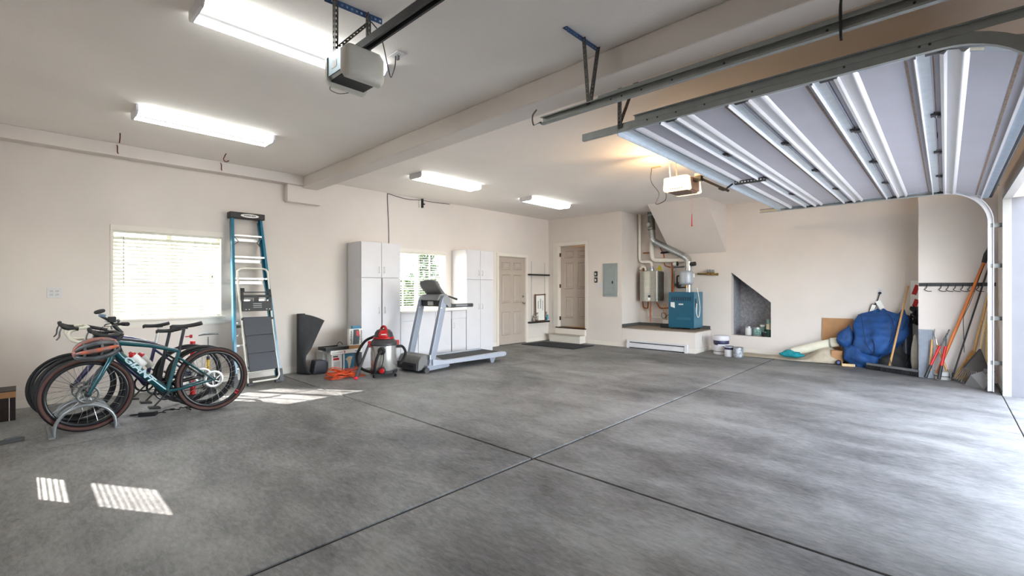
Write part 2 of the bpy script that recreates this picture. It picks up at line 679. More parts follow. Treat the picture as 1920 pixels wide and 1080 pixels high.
def window(n, win, label, blabel, wall, cols, rows, tilt, drop=1.0, casing=0.06):
    """wall: 'y' window in the wall at Y=W, 'x' in the wall at X=-0.45; local a runs along the wall, d goes outward"""
    a0, a1, z0, z1 = win
    if wall == 'y':
        def bx(mb, a, c, d0, d1, e, f):
            return mb.box(a, c, W + d0, W + d1, e, f)
        root = sroot('window_%d' % n, ((a0 + a1) / 2, W, z0), label)
    else:
        def bx(mb, a, c, d0, d1, e, f):
            return mb.box(-0.45 - d1, -0.45 - d0, a, c, e, f)
        root = sroot('window_%d' % n, (-0.45, (a0 + a1) / 2, z0), label)
    m = MB()
    f = 0.035
    bx(m, a0, a1, 0.09, 0.14, z0, z0 + f); bx(m, a0, a1, 0.09, 0.14, z1 - f, z1)
    bx(m, a0, a0 + f, 0.09, 0.14, z0, z1); bx(m, a1 - f, a1, 0.09, 0.14, z0, z1)
    m.build('window_frame', cream_m, root)
    mid = (a0 + a1) / 2
    if wall == 'y':
        bx(MB(), mid - 0.03, mid + 0.03, 0.085, 0.14, z0 + f, z1 - f).build('mullion', cream_m, root)
        halves = ((a0 + f, mid - 0.03), (mid + 0.03, a1 - f))
    else:
        bx(MB(), a0 + f, a1 - f, 0.085, 0.14, 1.26, 1.36).build('meeting_rail', cream_m, root)
        halves = ((a0 + f, a1 - f),)
    for s0, s1 in halves:
        bx(MB(), s0, s1, 0.110, 0.115, z0 + f, z1 - f).build('pane', glass_m, root)
        for i in range(1, cols):
            x = s0 + (s1 - s0) * i / cols
            bx(MB(), x - 0.008, x + 0.008, 0.100, 0.124, z0 + f, z1 - f).build('muntin', cream_m, root)
        for i in range(1, rows):
            z = z0 + f + (z1 - z0 - 2 * f) * i / rows
            bx(MB(), s0, s1, 0.101, 0.123, z - 0.008, z + 0.008).build('muntin', cream_m, root)
    if casing:
        bx(MB(), a0 - 0.012, a1 + 0.012, -0.012, 0.0, z1 - 0.03, z1 + 0.035).build('casing', trim_m, root)
        bx(bx(MB(), a0 - 0.012, a0 + 0.012, -0.006, 0.0, z0, z1), a1 - 0.012, a1 + 0.012, -0.006, 0, z0, z1).build('casing', trim_m, root)
        bx(MB(), a0 - 0.04, a1 + 0.04, -0.035, 0.09, z0 - 0.028, z0).build('window_sill', trim_m, root, bevel=0.004)
        bx(MB(), a0 - 0.03, a1 + 0.03, -0.012, 0.0, z0 - 0.11, z0 - 0.028).build('apron', trim_m, root)
    # blind
    c0, c1 = a0 + 0.012, a1 - 0.012
    dm = 0.045
    if wall == 'y':
        bl = thing('window_blind', blabel, 'blind', (mid, W + dm, z0))
    else:
        bl = thing('window_blind', blabel, 'blind', (-0.45 - dm, mid, z0))
    bx(MB(), c0, c1, dm - 0.028, dm + 0.028, z1 - 0.055, z1 - 0.005).build('head_rail', cream_m, bl)
    zb = z0 + 0.012
    bx(MB(), c0, c1, dm - 0.025, dm + 0.025, zb, zb + 0.016).build('bottom_rail', cream_m, bl)
    n_s = int((z1 - 0.07 - zb - 0.03) / 0.0445)
    ca, sa = math.cos(tilt), math.sin(tilt)
    hw = 0.025
    ms = MB()
    pts = [(-hw, 0.0), (-hw * 0.5, 0.0022), (0, 0.003), (hw * 0.5, 0.0022), (hw, 0.0)]
    prof = []
    for d, e in pts:
        prof.append((d * ca - e * sa, d * sa + e * ca))
    for d, e in reversed(pts):
        e -= 0.0026
        prof.append((d * ca - e * sa, d * sa + e * ca))
    if wall == 'y':
        ms.prism(prof, (c0, W + dm, z0), (0, 1, 0), (0, 0, 1), (c1 - c0, 0, 0))
    else:
        ms.prism(prof, (-0.45 - dm, c0, z0), (-1, 0, 0), (0, 0, 1), (0, c1 - c0, 0))
    s0 = ms.build('slat', slat_m, bl, smooth=40)
    s0.location.z = zb + 0.045 - z0
    for i in range(1, n_s):
        dup(s0, (0, 0, zb + 0.045 - z0 + i * 0.0445), parent=bl)
    m = MB()
    for q in (0.12, 0.5, 0.88):
        a = c0 + (c1 - c0) * q
        for d in (dm - 0.027, dm + 0.027):
            bx(m, a - 0.0015, a + 0.0015, d - 0.0008, d + 0.0008, zb, z1 - 0.05)
    m.build('ladder_cord', cream_m, bl)
    if wall == 'y' and n == 1:
        MB().cyl((c0 + 0.10, W + 0.005, z1 - 0.06), (c0 + 0.10, W + 0.004, z1 - 0.70), 0.004, n=6).build('tilt_wand', grey_m, bl)
        m = MB().cyl((c1 - 0.10, W + 0.008, z1 - 0.06), (c1 - 0.10, W + 0.008, z1 - 0.56), 0.0015, n=5)
        m.cyl((c1 - 0.10, W + 0.008, z1 - 0.56), (c1 - 0.10, W + 0.008, z1 - 0.60), 0.006, 0.008, n=8)
        m.build('pull_cord', brass_m, bl)
    return root


window(1, WIN1, 'white framed window behind closed blinds near the bicycles', 'almost closed white slatted blind behind the bicycles', 'y', 2, 2, math.radians(54))
window(2, WIN2, 'white framed window with garden view behind the treadmill', 'open white slatted blind behind the treadmill', 'y', 2, 3, math.radians(9))
window(3, WIN3, 'small window in the side wall', 'white slatted blind on the small side window', 'x', 1, 1, math.radians(48))


# ------------------------------------------------------------------ doors
def panel_leaf(name, w, h, m, parent, t=0.04):
    """six panel leaf in its own frame: x 0..w, y 0..t (front at y=0), z 0..h"""
    leaf = MB().box(0, w, 0, t, 0, h).build(name, m)
    leaf.parent = parent
    mx = w * 0.13
    gap = w * 0.13
    pw = (w - 2 * mx - gap) / 2
    rows = [(0.105, 0.375), (0.47, 0.80), (0.855, 0.945)]
    for r0, r1 in rows:
        for c in range(2):
            x0 = mx + c * (pw + gap)
            z0, z1 = h * r0, h * r1
            for y, s in ((0.0, -1), (t, 1)):
                q = MB()
                k = 0.017
                def rect(d, yy):
                    return [(x0 + d, y + s * yy, z0 + d), (x1 - d, y + s * yy, z0 + d), (x1 - d, y + s * yy, z1 - d), (x0 + d, y + s * yy, z1 - d)]
                x1 = x0 + pw
                vs = rect(0, 0.0) + rect(k * 0.6, 0.013) + rect(k * 1.3, 0.001) + rect(k * 2.0, 0.001) + rect(k * 3.4, 0.012)
                fs = []
                for a in range(4):
                    for i in range(4):
                        fs.append((a * 4 + i, a * 4 + (i + 1) % 4, a * 4 + 4 + (i + 1) % 4, a * 4 + 4 + i))
                fs.append((16, 17, 18, 19))
                q.add(vs, fs)
                o = q.build('panel', m)
                o.parent = leaf
    return leaf


d1 = sroot('door_1', (DR1[0], W, 0), 'closed beige six panel door beside the tall cabinet')
leaf = panel_leaf('door_leaf', 0.90, 2.0, door_m, d1)
leaf.location = (0.02, 0.03, 0.012)
b = MB()
b.box(DR1[0], DR1[0] + 0.02, W, W + 0.13, 0, DR1[3]).box(DR1[1] - 0.02, DR1[1], W, W + 0.13, 0, DR1[3]).box(DR1[0], DR1[1], W, W + 0.13, DR1[3] - 0.016, DR1[3])
b.build('jamb', trim_m, d1)
for x0, x1, z0, z1 in ((DR1[0] - 0.055, DR1[0] + 0.008, 0, DR1[3] - 0.009), (DR1[1] - 0.008, DR1[1] + 0.055, 0, DR1[3] - 0.009), (DR1[0] - 0.055, DR1[1] + 0.055, DR1[3] - 0.008, DR1[3] + 0.055)):
    MB().box(x0, x1, W - 0.014, W, z0, z1).build('casing', trim_m, d1, bevel=0.003)
MB().box(DR1[0], DR1[1], W - 0.01, W + 0.14, 0.0, 0.011).build('threshold', dgalv_m, d1)
hx = DR1[1] - 0.085
b = MB().lathe([(0.012, 0), (0.028, 0.002), (0.028, 0.008), (0.011, 0.012), (0.010, 0.03), (0.026, 0.04), (0.028, 0.055), (0.018, 0.066)], (hx, W + 0.03, 0.95), (0, -1, 0), 16)
b.build('door_knob', chrome_m, d1, smooth=40)
MB().lathe([(0.026, 0), (0.026, 0.012), (0.015, 0.016), (0.012, 0.022)], (hx, W + 0.03, 1.10), (0, -1, 0), 16).build('deadbolt', dgalv_m, d1, smooth=40)
for z in (0.22, 1.0, 1.78):
    MB().box(DR1[0] + 0.008, DR1[0] + 0.03, W + 0.005, W + 0.03, z - 0.045, z + 0.045).build('hinge', dgalv_m, d1)

d2 = sroot('door_2', (9.15, DR2[1], DR2[2]), 'beige six panel house door standing ajar above two steps')
leaf = panel_leaf('door_leaf', 0.79, 1.975, door_m, d2)
leaf.location = (0.10, -0.012, 0.012)
leaf.rotation_euler = (0, 0, math.radians(-90 + 14))
b = MB()
b.box(9.15, 9.30, DR2[0], DR2[0] + 0.012, DR2[2], DR2[3]).box(9.15, 9.30, DR2[1] - 0.008, DR2[1], DR2[2], DR2[3]).box(9.15, 9.30, DR2[0], DR2[1], DR2[3] - 0.012, DR2[3])
b.build('jamb', trim_m, d2)
for y0, y1, z0, z1 in ((DR2[0] - 0.075, DR2[0] + 0.006, DR2[2], DR2[3] - 0.007), (DR2[1] - 0.006, DR2[1] + 0.14, DR2[2] - 0.02, DR2[3] - 0.007), (DR2[0] - 0.075, DR2[1] + 0.14, DR2[3] - 0.006, DR2[3] + 0.07)):
    MB().box(9.136, 9.15, y0, y1, z0, z1).build('casing', trim_m, d2, bevel=0.003)
brown_m = mat('bronze_threshold', (70, 48, 34), 0.5, 0.4)
MB().box(9.11, 9.33, DR2[0] - 0.02, DR2[1] + 0.05, DR2[2] - 0.025, DR2[2] + 0.004).build('threshold', brown_m, d2)
for z in (0.55, 1.35, 2.12):
    MB().box(9.20, 9.235, DR2[1] - 0.03, DR2[1] - 0.008, z - 0.045, z + 0.045).build('hinge', brown_m, d2)
b = MB().box(8.92, 9.15, 6.20, 7.10, 0.0, 0.17)
s = struct(b.build('house_step', trim_m, bevel=0.006), 'white painted step below the house door')
s2 = struct(MB().box(9.10, 9.15, 6.18, 7.06, 0.17, 0.316).build('house_riser', trim_m), 'white painted riser between step and house door')
MB().box(8.90, 9.15, 6.19, 7.11, 0.17, 0.185).build('tread', mat('step_tread', (190, 178, 166), 0.7), s)

# garage opening jamb
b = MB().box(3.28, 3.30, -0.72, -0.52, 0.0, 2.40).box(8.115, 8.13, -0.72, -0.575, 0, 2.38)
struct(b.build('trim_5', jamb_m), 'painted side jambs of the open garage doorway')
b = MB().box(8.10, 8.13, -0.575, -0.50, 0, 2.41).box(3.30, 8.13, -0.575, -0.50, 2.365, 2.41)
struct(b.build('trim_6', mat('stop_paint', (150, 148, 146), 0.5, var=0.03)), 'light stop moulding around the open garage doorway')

# ------------------------------------------------------------------ ceiling lights
def lens_mat():
    m = D.materials.new('lit_acrylic_lens')
    m.use_nodes = True
    t = m.node_tree
    b = t.nodes['Principled BSDF']
    b.inputs['Base Color'].default_value = lin((240, 244, 244))
    b.inputs['Roughness'].default_value = 0.3
    tc = t.nodes.new('ShaderNodeTexCoord')
    sp = t.nodes.new('ShaderNodeSeparateXYZ')
    t.links.new(tc.outputs['Object'], sp.inputs[0])
    ab = t.nodes.new('ShaderNodeMath'); ab.operation = 'ABSOLUTE'
    t.links.new(sp.outputs['Y'], ab.inputs[0])
    mr = t.nodes.new('ShaderNodeMapRange')
    mr.inputs['From Min'].default_value = 0.015
    mr.inputs['From Max'].default_value = 0.07
    mr.inputs['To Min'].default_value = 0.16
    mr.inputs['To Max'].default_value = 4.6
    t.links.new(ab.outputs[0], mr.inputs[0])
    b.inputs['Emission Color'].default_value = (0.96, 1.0, 0.98, 1)
    t.links.new(mr.outputs[0], b.inputs['Emission Strength'])
    return m


lens_m = lens_mat()


def tube_light(x0, y, label, L=1.22, w=0.30):
    root = thing('ceiling_light', label, 'light', (x0 + L / 2, y, H), 'fluorescent ceiling lights')
    m = MB().box(x0 + 0.02, x0 + L - 0.02, y - w / 2 + 0.012, y + w / 2 - 0.012, H - 0.03, H)
    m.build('housing', white_m, root)
    m = MB()
    pr = [(-w / 2, -0.008), (-w / 2 + 0.008, -0.055), (-w / 2 + 0.035, -0.074), (-0.05, -0.070), (0.0, -0.062), (0.05, -0.070), (w / 2 - 0.035, -0.074), (w / 2 - 0.008, -0.055), (w / 2, -0.008)]
    m.prism(pr, (x0 + 0.018, y, H), (0, 1, 0), (0, 0, 1), (L - 0.036, 0, 0))
    m.build('lens', lens_m, root, smooth=50)
    for x in (x0, x0 + L - 0.018):
        pe = [(-w / 2 * 1.01, -0.05), (-w / 2 + 0.03, -0.078), (w / 2 - 0.03, -0.078), (w / 2 * 1.01, -0.05)]
        MB().prism([(-w / 2 * 1.01, 0.0)] + pe + [(w / 2 * 1.01, 0.0)], (x, y, H), (0, 1, 0), (0, 0, 1), (0.018, 0, 0)).build('end_cap', white_m, root)


tube_light(0.72, 3.26, 'white fluorescent ceiling light beside the nearest door opener')
tube_light(0.75, 5.63, 'white fluorescent ceiling light above the bicycles')
tube_light(4.04, 5.76, 'white fluorescent ceiling light above the treadmill, just past the beam')
tube_light(6.50, 5.74, 'farthest white fluorescent ceiling light, in front of the house door')


# ------------------------------------------------------------------ perforated steel
def perf(mb, p0, p1, wv, width=0.032, t=0.003, pitch=0.03, hole=0.013):
    p0 = V(p0); p1 = V(p1)
    d = p1 - p0
    L = d.length
    d.normalize()
    wv = V(wv)
    wv = (wv - d * wv.dot(d)).normalized()
    n = d.cross(wv)
    e = (width - hole) / 2
    for s in (-1, 1):
        c = wv * s * (hole / 2 + e / 2)
        mb.bar(p0 + c, p1 + c, e, t, up=n)
    k = max(1, int(L / pitch))
    for i in range(k + 1):
        q = p0 + d * (L * i / k)
        h = (pitch - hole) / 2
        a = max(0, L * i / k - h); b_ = min(L, L * i / k + h)
        mb.bar(p0 + d * a, p0 + d * b_, hole, t, up=n)
    return mb


def angle_perf(mb, p0, p1, w1, w2, width=0.032):
    perf(mb, V(p0) + V(w1).normalized() * width / 2, V(p1) + V(w1).normalized() * width / 2, w1, width)
    perf(mb, V(p0) + V(w2).normalized() * width / 2, V(p1) + V(w2).normalized() * width / 2, w2, width)
    return mb


# ------------------------------------------------------------------ door tracks
TZ = 2.517
trk_m = mat('track_steel', (158, 162, 160), 0.45, 0.35, var=0.06, scale=10)


def sweep(prof, path, mb):
    """prof: (x, n) offsets; path: list of (y, z, ny, nz) with unit normal; closed profile"""
    n = len(prof)
    o = len(mb.v)
    X0 = path[0][4]
    for (y, z, ny, nz, x) in path:
        for a, c in prof:
            mb.v.append(V((x + a, y + ny * c, z + nz * c)))
    for i in range(len(path) - 1):
        for j in range(n):
            mb.f.append((o + i * n + j, o + i * n + (j + 1) % n, o + (i + 1) * n + (j + 1) % n, o + (i + 1) * n + j))
    mb.f.append(tuple(o + j for j in range(n)))
    mb.f.append(tuple(o + (len(path) - 1) * n + j for j in reversed(range(n))))
    return mb


def track(X, s, label, holes=True, lower=True):
    """s: side on which the channel opens (+1 towards +X)"""
    root = thing('door_track', label, 'track', (X, 0, 0))
    tw = 0.0025
    h = 0.056
    # C channel, outer web at X, flanges towards s
    prof = [(0, 0), (s * 0.030, 0), (s * 0.034, 0.010), (s * 0.031, 0.010), (s * 0.028, tw), (s * tw, tw), (s * tw, h - tw), (s * 0.028, h - tw), (s * 0.031, h - 0.010), (s * 0.034, h - 0.010), (s * 0.030, h), (0, h)]
    path = [(2.20, TZ, 0, 1, X), (0.02, TZ, 0, 1, X)]
    R = 0.40
    cy, cz = 0.02, TZ - R
    sweep(prof, path, MB()).build('horizontal_track', trk_m, root)
    pth = []
    for i in range(13):
        a = PI / 2 + (PI / 2) * i / 12
        pth.append((cy + R * math.cos(a), cz + R * math.sin(a), math.cos(a), math.sin(a), X))
    sweep(prof, pth, MB()).build('curved_track', white_m if X > 8 else trk_m, root, smooth=30)
    if lower:
        sweep(prof, [(cy - R, cz, -1, 0, X), (cy - R, 0.02, -1, 0, X)], MB()).build('vertical_track', white_m, root)
        if X > 8:
            for i, z in enumerate((0.06, 0.14, 0.30, 0.38, 0.44, 0.52, 0.60, 0.74, 0.82, 0.98, 1.06, 1.12, 1.22, 1.36, 1.44, 1.72, 1.78)):
                hh = 0.024 if i % 5 else 0.05
                MB().box(X - 0.019, X - 0.006, cy - R - 0.0005, cy - R + 0.001, z, z + hh).build('slot', black_m, root)
        for z in (0.35, 0.90, 1.55, 2.05):
            m = MB().box(X - 0.004, X + 0.030, -0.52, cy - R - h, z, z + 0.05)
            m.box(X - 0.006, X - 0.002, -0.45, cy - R - h + 0.03, z, z + 0.05)
            m.build('wall_bracket', dgalv_m, root)
    # stiffening angle above the channel
    m = MB().box(X - 0.003, X, -0.48, 1.72, TZ + h - 0.015, TZ + h + 0.030).box(min(X, X - s * 0.03), max(X, X - s * 0.03), -0.48, 1.72, TZ + h + 0.027, TZ + h + 0.030)
    m.build('stiffener', trk_m, root)
    for y in (1.62, 1.54, 1.40, 1.20, 0.9, 0.42, 0.10, 0.06):
        MB().cyl((X - 0.004, y, TZ + 0.034), (X + 0.003, y, TZ + 0.034), 0.006, n=8).build('bolt', dark_m, root)
    return root


tr1 = track(2.69, -1, 'galvanised overhead track of the nearer, closed garage door')
tr2 = track(3.20, 1, 'galvanised near track carrying the open white garage door')
tr3 = track(8.25, -1, 'white far track curving down beside the garden tools')
# end bump hook of the nearest track
m = MB().tube(smoothpath([(2.665, 2.20, 2.535), (2.60, 2.215, 2.50), (2.585, 2.215, 2.56), (2.63, 2.215, 2.62)], 5), 0.006, 6)
m.build('end_stop', dgalv_m, tr1, smooth=40)

hg = thing('track_hanger', 'blue ceiling angle with two perforated straps holding the nearest track', 'bracket', (2.63, 1.80, H))
angle_perf(MB(), (2.445, 1.80, H - 0.002), (2.83, 1.80, H - 0.002), (0, 1, 0), (0, 0, -1), 0.034).build('ceiling_angle', blue_angle_m, hg)
angle_perf(MB(), (2.62, 1.802, H - 0.01), (2.676, 1.802, 2.56), (1, 0, 0), (0, -1, 0), 0.028).build('strap', strap_m, hg)
angle_perf(MB(), (2.80, 1.806, H - 0.01), (2.70, 1.806, 2.56), (1, 0, 0), (0, -1, 0), 0.032).build('strap', strap_m, hg)
hg = thing('track_hanger', 'perforated grey straps holding the near track of the open door', 'bracket', (3.24, 1.86, H))
angle_perf(MB(), (3.14, 1.86, H - 0.002), (3.55, 1.86, H - 0.002), (0, 1, 0), (0, 0, -1), 0.034).build('ceiling_angle', strap_m, hg)
angle_perf(MB(), (3.19, 1.862, H - 0.01), (3.19, 1.862, 2.54), (1, 0, 0), (0, -1, 0), 0.034).build('strap', strap_m, hg)
angle_perf(MB(), (3.46, 1.866, H - 0.01), (3.21, 1.866, 2.58), (1, 0, 0), (0, -1, 0), 0.028).build('strap', strap_m, hg)
hg = thing('track_hanger', 'short black ceiling strap hanging over the middle of the nearest track', 'bracket', (2.67, 0.36, H))
m = MB().bar((2.66, 0.36, H), (2.66, 0.36, 2.50), 0.03, 0.004, up=(0, 1, 0))
m.tube(smoothpath([(2.655, 0.36, 2.66), (2.63, 0.36, 2.60), (2.64, 0.36, 2.50), (2.66, 0.36, 2.47)], 4), 0.006, 6)
m.build('strap', black_m, hg)
hg = thing('track_hanger', 'thin perforated strap holding the far track of the open door', 'bracket', (8.28, 1.75, H))
angle_perf(MB(), (8.28, 1.75, H), (8.26, 1.75, 2.55), (1, 0, 0), (0, 1, 0), 0.03).build('strap', strap_m, hg)

# ------------------------------------------------------------------ the open garage door
gd = thing('garage_door', 'white sectional garage door rolled open under the ceiling', 'garage door', (5.73, 1.9, 2.55))
skin_m = mat('door_steel_white', (170, 170, 182), 0.42, 0.0, var=0.03, scale=3, bump=0.04, bscale=120)
strut_m = mat('strut_steel', (196, 206, 216), 0.36, 0.55, var=0.06, scale=18)
rib_m = mat('white_rib', (196, 197, 202), 0.32, var=0.02)
dirt_m = mat('dusty_seam', (150, 128, 112), 0.9, var=0.2, scale=30)
X0, X1 = 3.262, 8.205
ZP = 2.556
joints = [((1.91, ZP), (1.48, ZP)), ((1.48, ZP), (1.00, ZP)), ((1.00, ZP), (0.52, ZP)), ((0.52, ZP), (0.05, ZP)), ((0.05, ZP), (-0.395, ZP - 0.135))]


def sec_boxes(p, q, x0, x1, u0, u1, d0, d1):
    """box on a section running p->q (in YZ): u along, d downward from its face"""
    dy, dz = q[0] - p[0], q[1] - p[1]
    L = math.hypot(dy, dz)
    uy, uz = dy / L, dz / L
    ny, nz = (uz, -uy)           # downward normal
    if nz > 0:
        ny, nz = -ny, -nz
    vs = []
    for x in (x0, x1):
        for u, d in ((u0, d0), (u1, d0), (u1, d1), (u0, d1)):
            vs.append((x, p[0] + uy * u + ny * d, p[1] + uz * u + nz * d))
    return vs, [(0, 1, 2, 3), (7, 6, 5, 4), (0, 4, 5, 1), (1, 5, 6, 2), (2, 6, 7, 3), (3, 7, 4, 0)], L


for i, (p, q) in enumerate(joints):
    def sb(x0, x1, u0, u1, d0, d1, mb=None):
        mb = mb or MB()
        vs, fs, _ = sec_boxes(p, q, x0, x1, u0, u1, d0, d1)
        return mb.add(vs, fs)
    L = math.hypot(q[0] - p[0], q[1] - p[1])
    sec = sb(X0, X1, 0.003, L - 0.003, -0.045, 0.0).build('door_section', skin_m, gd)
    m = MB()
    for x0, x1 in ((X0, X0 + 0.075), (X1 - 0.075, X1)):
        sb(x0, x1, 0.004, L - 0.004, 0.0, 0.004, m)
    m.build('end_stile', strut_m, sec)
    if i == 0:
        sb(X0, X1, 0.004, 0.11, 0.0, 0.008).build('top_strut', strut_m, sec)
        sb(X0, X1, 0.004, 0.009, 0.0, 0.045).build('top_strut', strut_m, sec)
    dy, dz = (q[0] - p[0]) / L, (q[1] - p[1]) / L
    ny, nz = (dz, -dy) if -dy < 0 else (-dz, dy)
    r0 = 0.125 if i == 0 else 0.035
    prof = [(0.0, 0.0), (0.003, 0.032), (0.020, 0.034), (0.028, 0.012), (0.072, 0.010), (0.088, 0.024), (0.098, 0.024), (0.115, 0.0)]
    if i == 0:
        prof = [(0.0, 0.0), (0.012, 0.020), (0.03, 0.026), (0.045, 0.018), (0.06, 0.0)]
    MB().prism(prof, (X0 + 0.01, p[0] + dy * r0, p[1] + dz * r0), (0, dy, dz), (0, ny, nz), (X1 - X0 - 0.02, 0, 0)).build('rib', rib_m, sec, smooth=60)
    if i < 4:
        m = sb(X0 + 0.01, X1 - 0.01, L - 0.068, L - 0.012, 0.002, 0.010)
        m.build('strut', strut_m, sec)
        MB().prism([(0, 0), (0.0, 0.034), (0.006, 0.038), (0.012, 0.034), (0.012, 0.0)], (X0 + 0.01, p[0] + dy * (L - 0.078), p[1] + dz * (L - 0.078)), (0, dy, dz), (0, ny, nz), (X1 - X0 - 0.02, 0, 0)).build('strut_lip', rib_m, sec, smooth=60)
    if i > 0:
        sb(X0 + 0.05, X1 - 0.05, L - 0.118 if i < 4 else L - 0.135, L - 0.106 if i < 4 else L - 0.120, 0.0, 0.003).build('dusty_seam', dirt_m, sec)
    if i == 4:
        seal_m = mat('steel_blue_retainer', (150, 166, 184), 0.4, 0.5)
        sb(X0, X1, L - 0.06, L - 0.01, 0.0, 0.022).build('bottom_retainer', seal_m, sec)
        sb(X0, X1, L - 0.075, L - 0.06, 0.0, 0.03).build('bottom_lip', rib_m, sec)
        MB().cyl((X0, q[0] - 0.01, q[1] + 0.01), (X1, q[0] - 0.01, q[1] + 0.01), 0.018, n=8).build('bottom_seal', rubber_m, sec)
        label_m = mat('sticker', (222, 214, 196), 0.6, var=0.1, scale=60)
        sb(X0 + 0.012, X0 + 0.05, 0.10, 0.20, 0.004, 0.005).build('sticker', label_m, sec)
        m = MB()
        for k in range(5):
            for s in (0.015, 0.055):
                sb(X0 + s, X0 + s + 0.007, 0.03 + k * 0.014, 0.036 + k * 0.014, 0.004, 0.0048, m)
        m.build('hole', black_m, sec)
    # hinges on the joint at q
    if i < 4:
        for k in (1, 2, 3):
            hx = X0 + (X1 - X0) * k / 4
            m = MB().box(hx - 0.03, hx + 0.03, q[0] + 0.008, q[0] + 0.030, q[1] - 0.022, q[1] - 0.010)
            m.cyl((hx - 0.035, q[0], q[1] - 0.022), (hx + 0.035, q[0], q[1] - 0.022), 0.010, n=8)
            m.box(hx - 0.03, hx + 0.03, q[0] - 0.040, q[0] - 0.008, q[1] - 0.034, q[1] - 0.016)
            m.build('hinge', dark_m, sec)
        m = MB()
        for hx, s in ((X0, -1), (X1, 1)):
            m.cyl((hx - s * 0.04, q[0], q[1] - 0.010), (hx + s * 0.035, q[0], q[1] - 0.010), 0.006, n=6)
            m.box(hx - 0.03, hx + 0.03, q[0] - 0.045, q[0] + 0.03, q[1] - 0.03, q[1] - 0.004)
        m.build('end_hinge', black_m, sec)
# operator bracket on the top section
angle_perf(MB(), (5.72, 1.80, ZP - 0.05), (5.72, 1.47, ZP - 0.05), (1, 0, 0), (0, 0, 1), 0.04).build('operator_bracket', strap_m, gd)

# the nearer door, closed behind the photographer
g1 = thing('garage_door', 'closed white sectional garage door of the nearer bay', 'garage door', (1.35, -0.5, 0))
for k in range(5):
    MB().box(0.12, 2.58, -0.515, -0.470, 0.01 + k * 0.47, 0.01 + k * 0.47 + 0.466).build('door_section', skin_m, g1)

# ------------------------------------------------------------------ door openers
opw_m = mat('opener_cover', (206, 204, 196), 0.4, var=0.03)
opl_m = mat('opener_cover_lit', (255, 214, 160), 0.4, var=0.02, emit=5.0)


def opener(X, Y0, Zb, label, cover_front, cover_back, L=0.30, w=0.29, h=0.16):
    """motor head with its rail towards -Y; Y0 is the near (-Y) end of the steel body"""
    r = thing('door_opener', label, 'door opener', (X, Y0 + L / 2, Zb))
    z1 = Zb + h
    pb = [(-w / 2, 0.02), (-w / 2 + 0.02, 0.0), (w / 2 - 0.02, 0.0), (w / 2, 0.02), (w / 2, h), (-w / 2, h)]
    MB().prism(pb, (X, Y0, Zb), (1, 0, 0), (0, 0, 1), (0, L, 0)).build('motor_case', galv_m, r)
    MB().box(X - w / 2 + 0.015, X + w / 2 - 0.015, Y0 - 0.03, Y0 + L + 0.03, Zb - 0.006, Zb + 0.006).build('bottom_plate', black_m, r)
    for y, s, mm in ((Y0, -1, cover_front), (Y0 + L, 1, cover_back)):
        q = MB()
        pw = [(-w / 2 - 0.012, 0.0), (-w / 2 + 0.01, -0.028), (w / 2 - 0.01, -0.028), (w / 2 + 0.012, 0.0), (w / 2 + 0.012, h - 0.02), (w / 2 - 0.02, h + 0.015), (-w / 2 + 0.02, h + 0.015), (-w / 2 - 0.012, h - 0.02)]
        rings = [(0.0, 1.0), (0.028, 0.98), (0.046, 0.90), (0.056, 0.74)]
        n = len(pw)
        vs = []
        for d, k in rings:
            for a, c in pw:
                cz = h / 2
                vs.append((X + a * k, y + s * d, Zb + cz + (c - cz) * k))
        fs = []
        for i in range(len(rings) - 1):
            for j in range(n):
                fs.append((i * n + j, i * n + (j + 1) % n, (i + 1) * n + (j + 1) % n, (i + 1) * n + j))
        fs.append(tuple(range(n)))
        fs.append(tuple((len(rings) - 1) * n + j for j in range(n)))
        q.add(vs, fs)
        cv = q.build('light_cover', mm, r, smooth=35)
        for k in range(8):
            q = MB()
            xx = X - 0.06 + k * 0.018
            q.obox((xx, y + s * 0.047, Zb + 0.010), (0.005, 0.006, 0.022), (0.5 * s, 0, 0))
            q.build('vent_slot', dark_m, cv)
    return r


o1 = opener(1.36, 2.465, 2.515, 'grey garage door opener hanging from perforated straps in the near bay', opw_m, opw_m, L=0.165, w=0.235, h=0.145)
side_m = mat('opener_side_steel', (128, 146, 156), 0.4, 0.5, var=0.08, scale=12)
MB().box(1.236, 1.2425, 2.475, 2.622, 2.53, 2.65).build('side_panel', side_m, o1)
MB().box(1.2345, 1.2358, 2.52, 2.58, 2.56, 2.60).build('data_label', lgrey_m, o1)
MB().box(1.335, 1.347, -0.45, 2.50, 2.665, 2.710).build('rail', dark_m, o1)
MB().box(1.373, 1.385, -0.45, 2.50, 2.665, 2.710).box(1.347, 1.373, -0.45, 2.50, 2.702, 2.710).build('rail', dark_m, o1)
MB().tube([(1.36, 2.46, 2.685), (1.36, -0.4, 2.685)], 0.006, 6).build('chain', black_m, o1)
hb = thing('opener_hanger', 'perforated straps and ceiling angle holding the near opener', 'bracket', (1.40, 2.62, H))
angle_perf(MB(), (1.22, 2.64, H - 0.002), (1.58, 2.61, H - 0.002), (0, 1, 0), (0, 0, -1), 0.036).build('ceiling_angle', blue_angle_m, hb)
angle_perf(MB(), (1.262, 2.622, H - 0.01), (1.262, 2.622, 2.655), (1, 0, 0), (0, -1, 0), 0.034).build('strap', strap_m, hb)
angle_perf(MB(), (1.475, 2.622, H - 0.01), (1.475, 2.622, 2.655), (1, 0, 0), (0, -1, 0), 0.034).build('strap', strap_m, hb)
perf(MB(), (1.275, 2.60, 2.70), (1.475, 2.60, 2.93), (0, 1, 1), 0.032).build('brace', strap_m, hb)
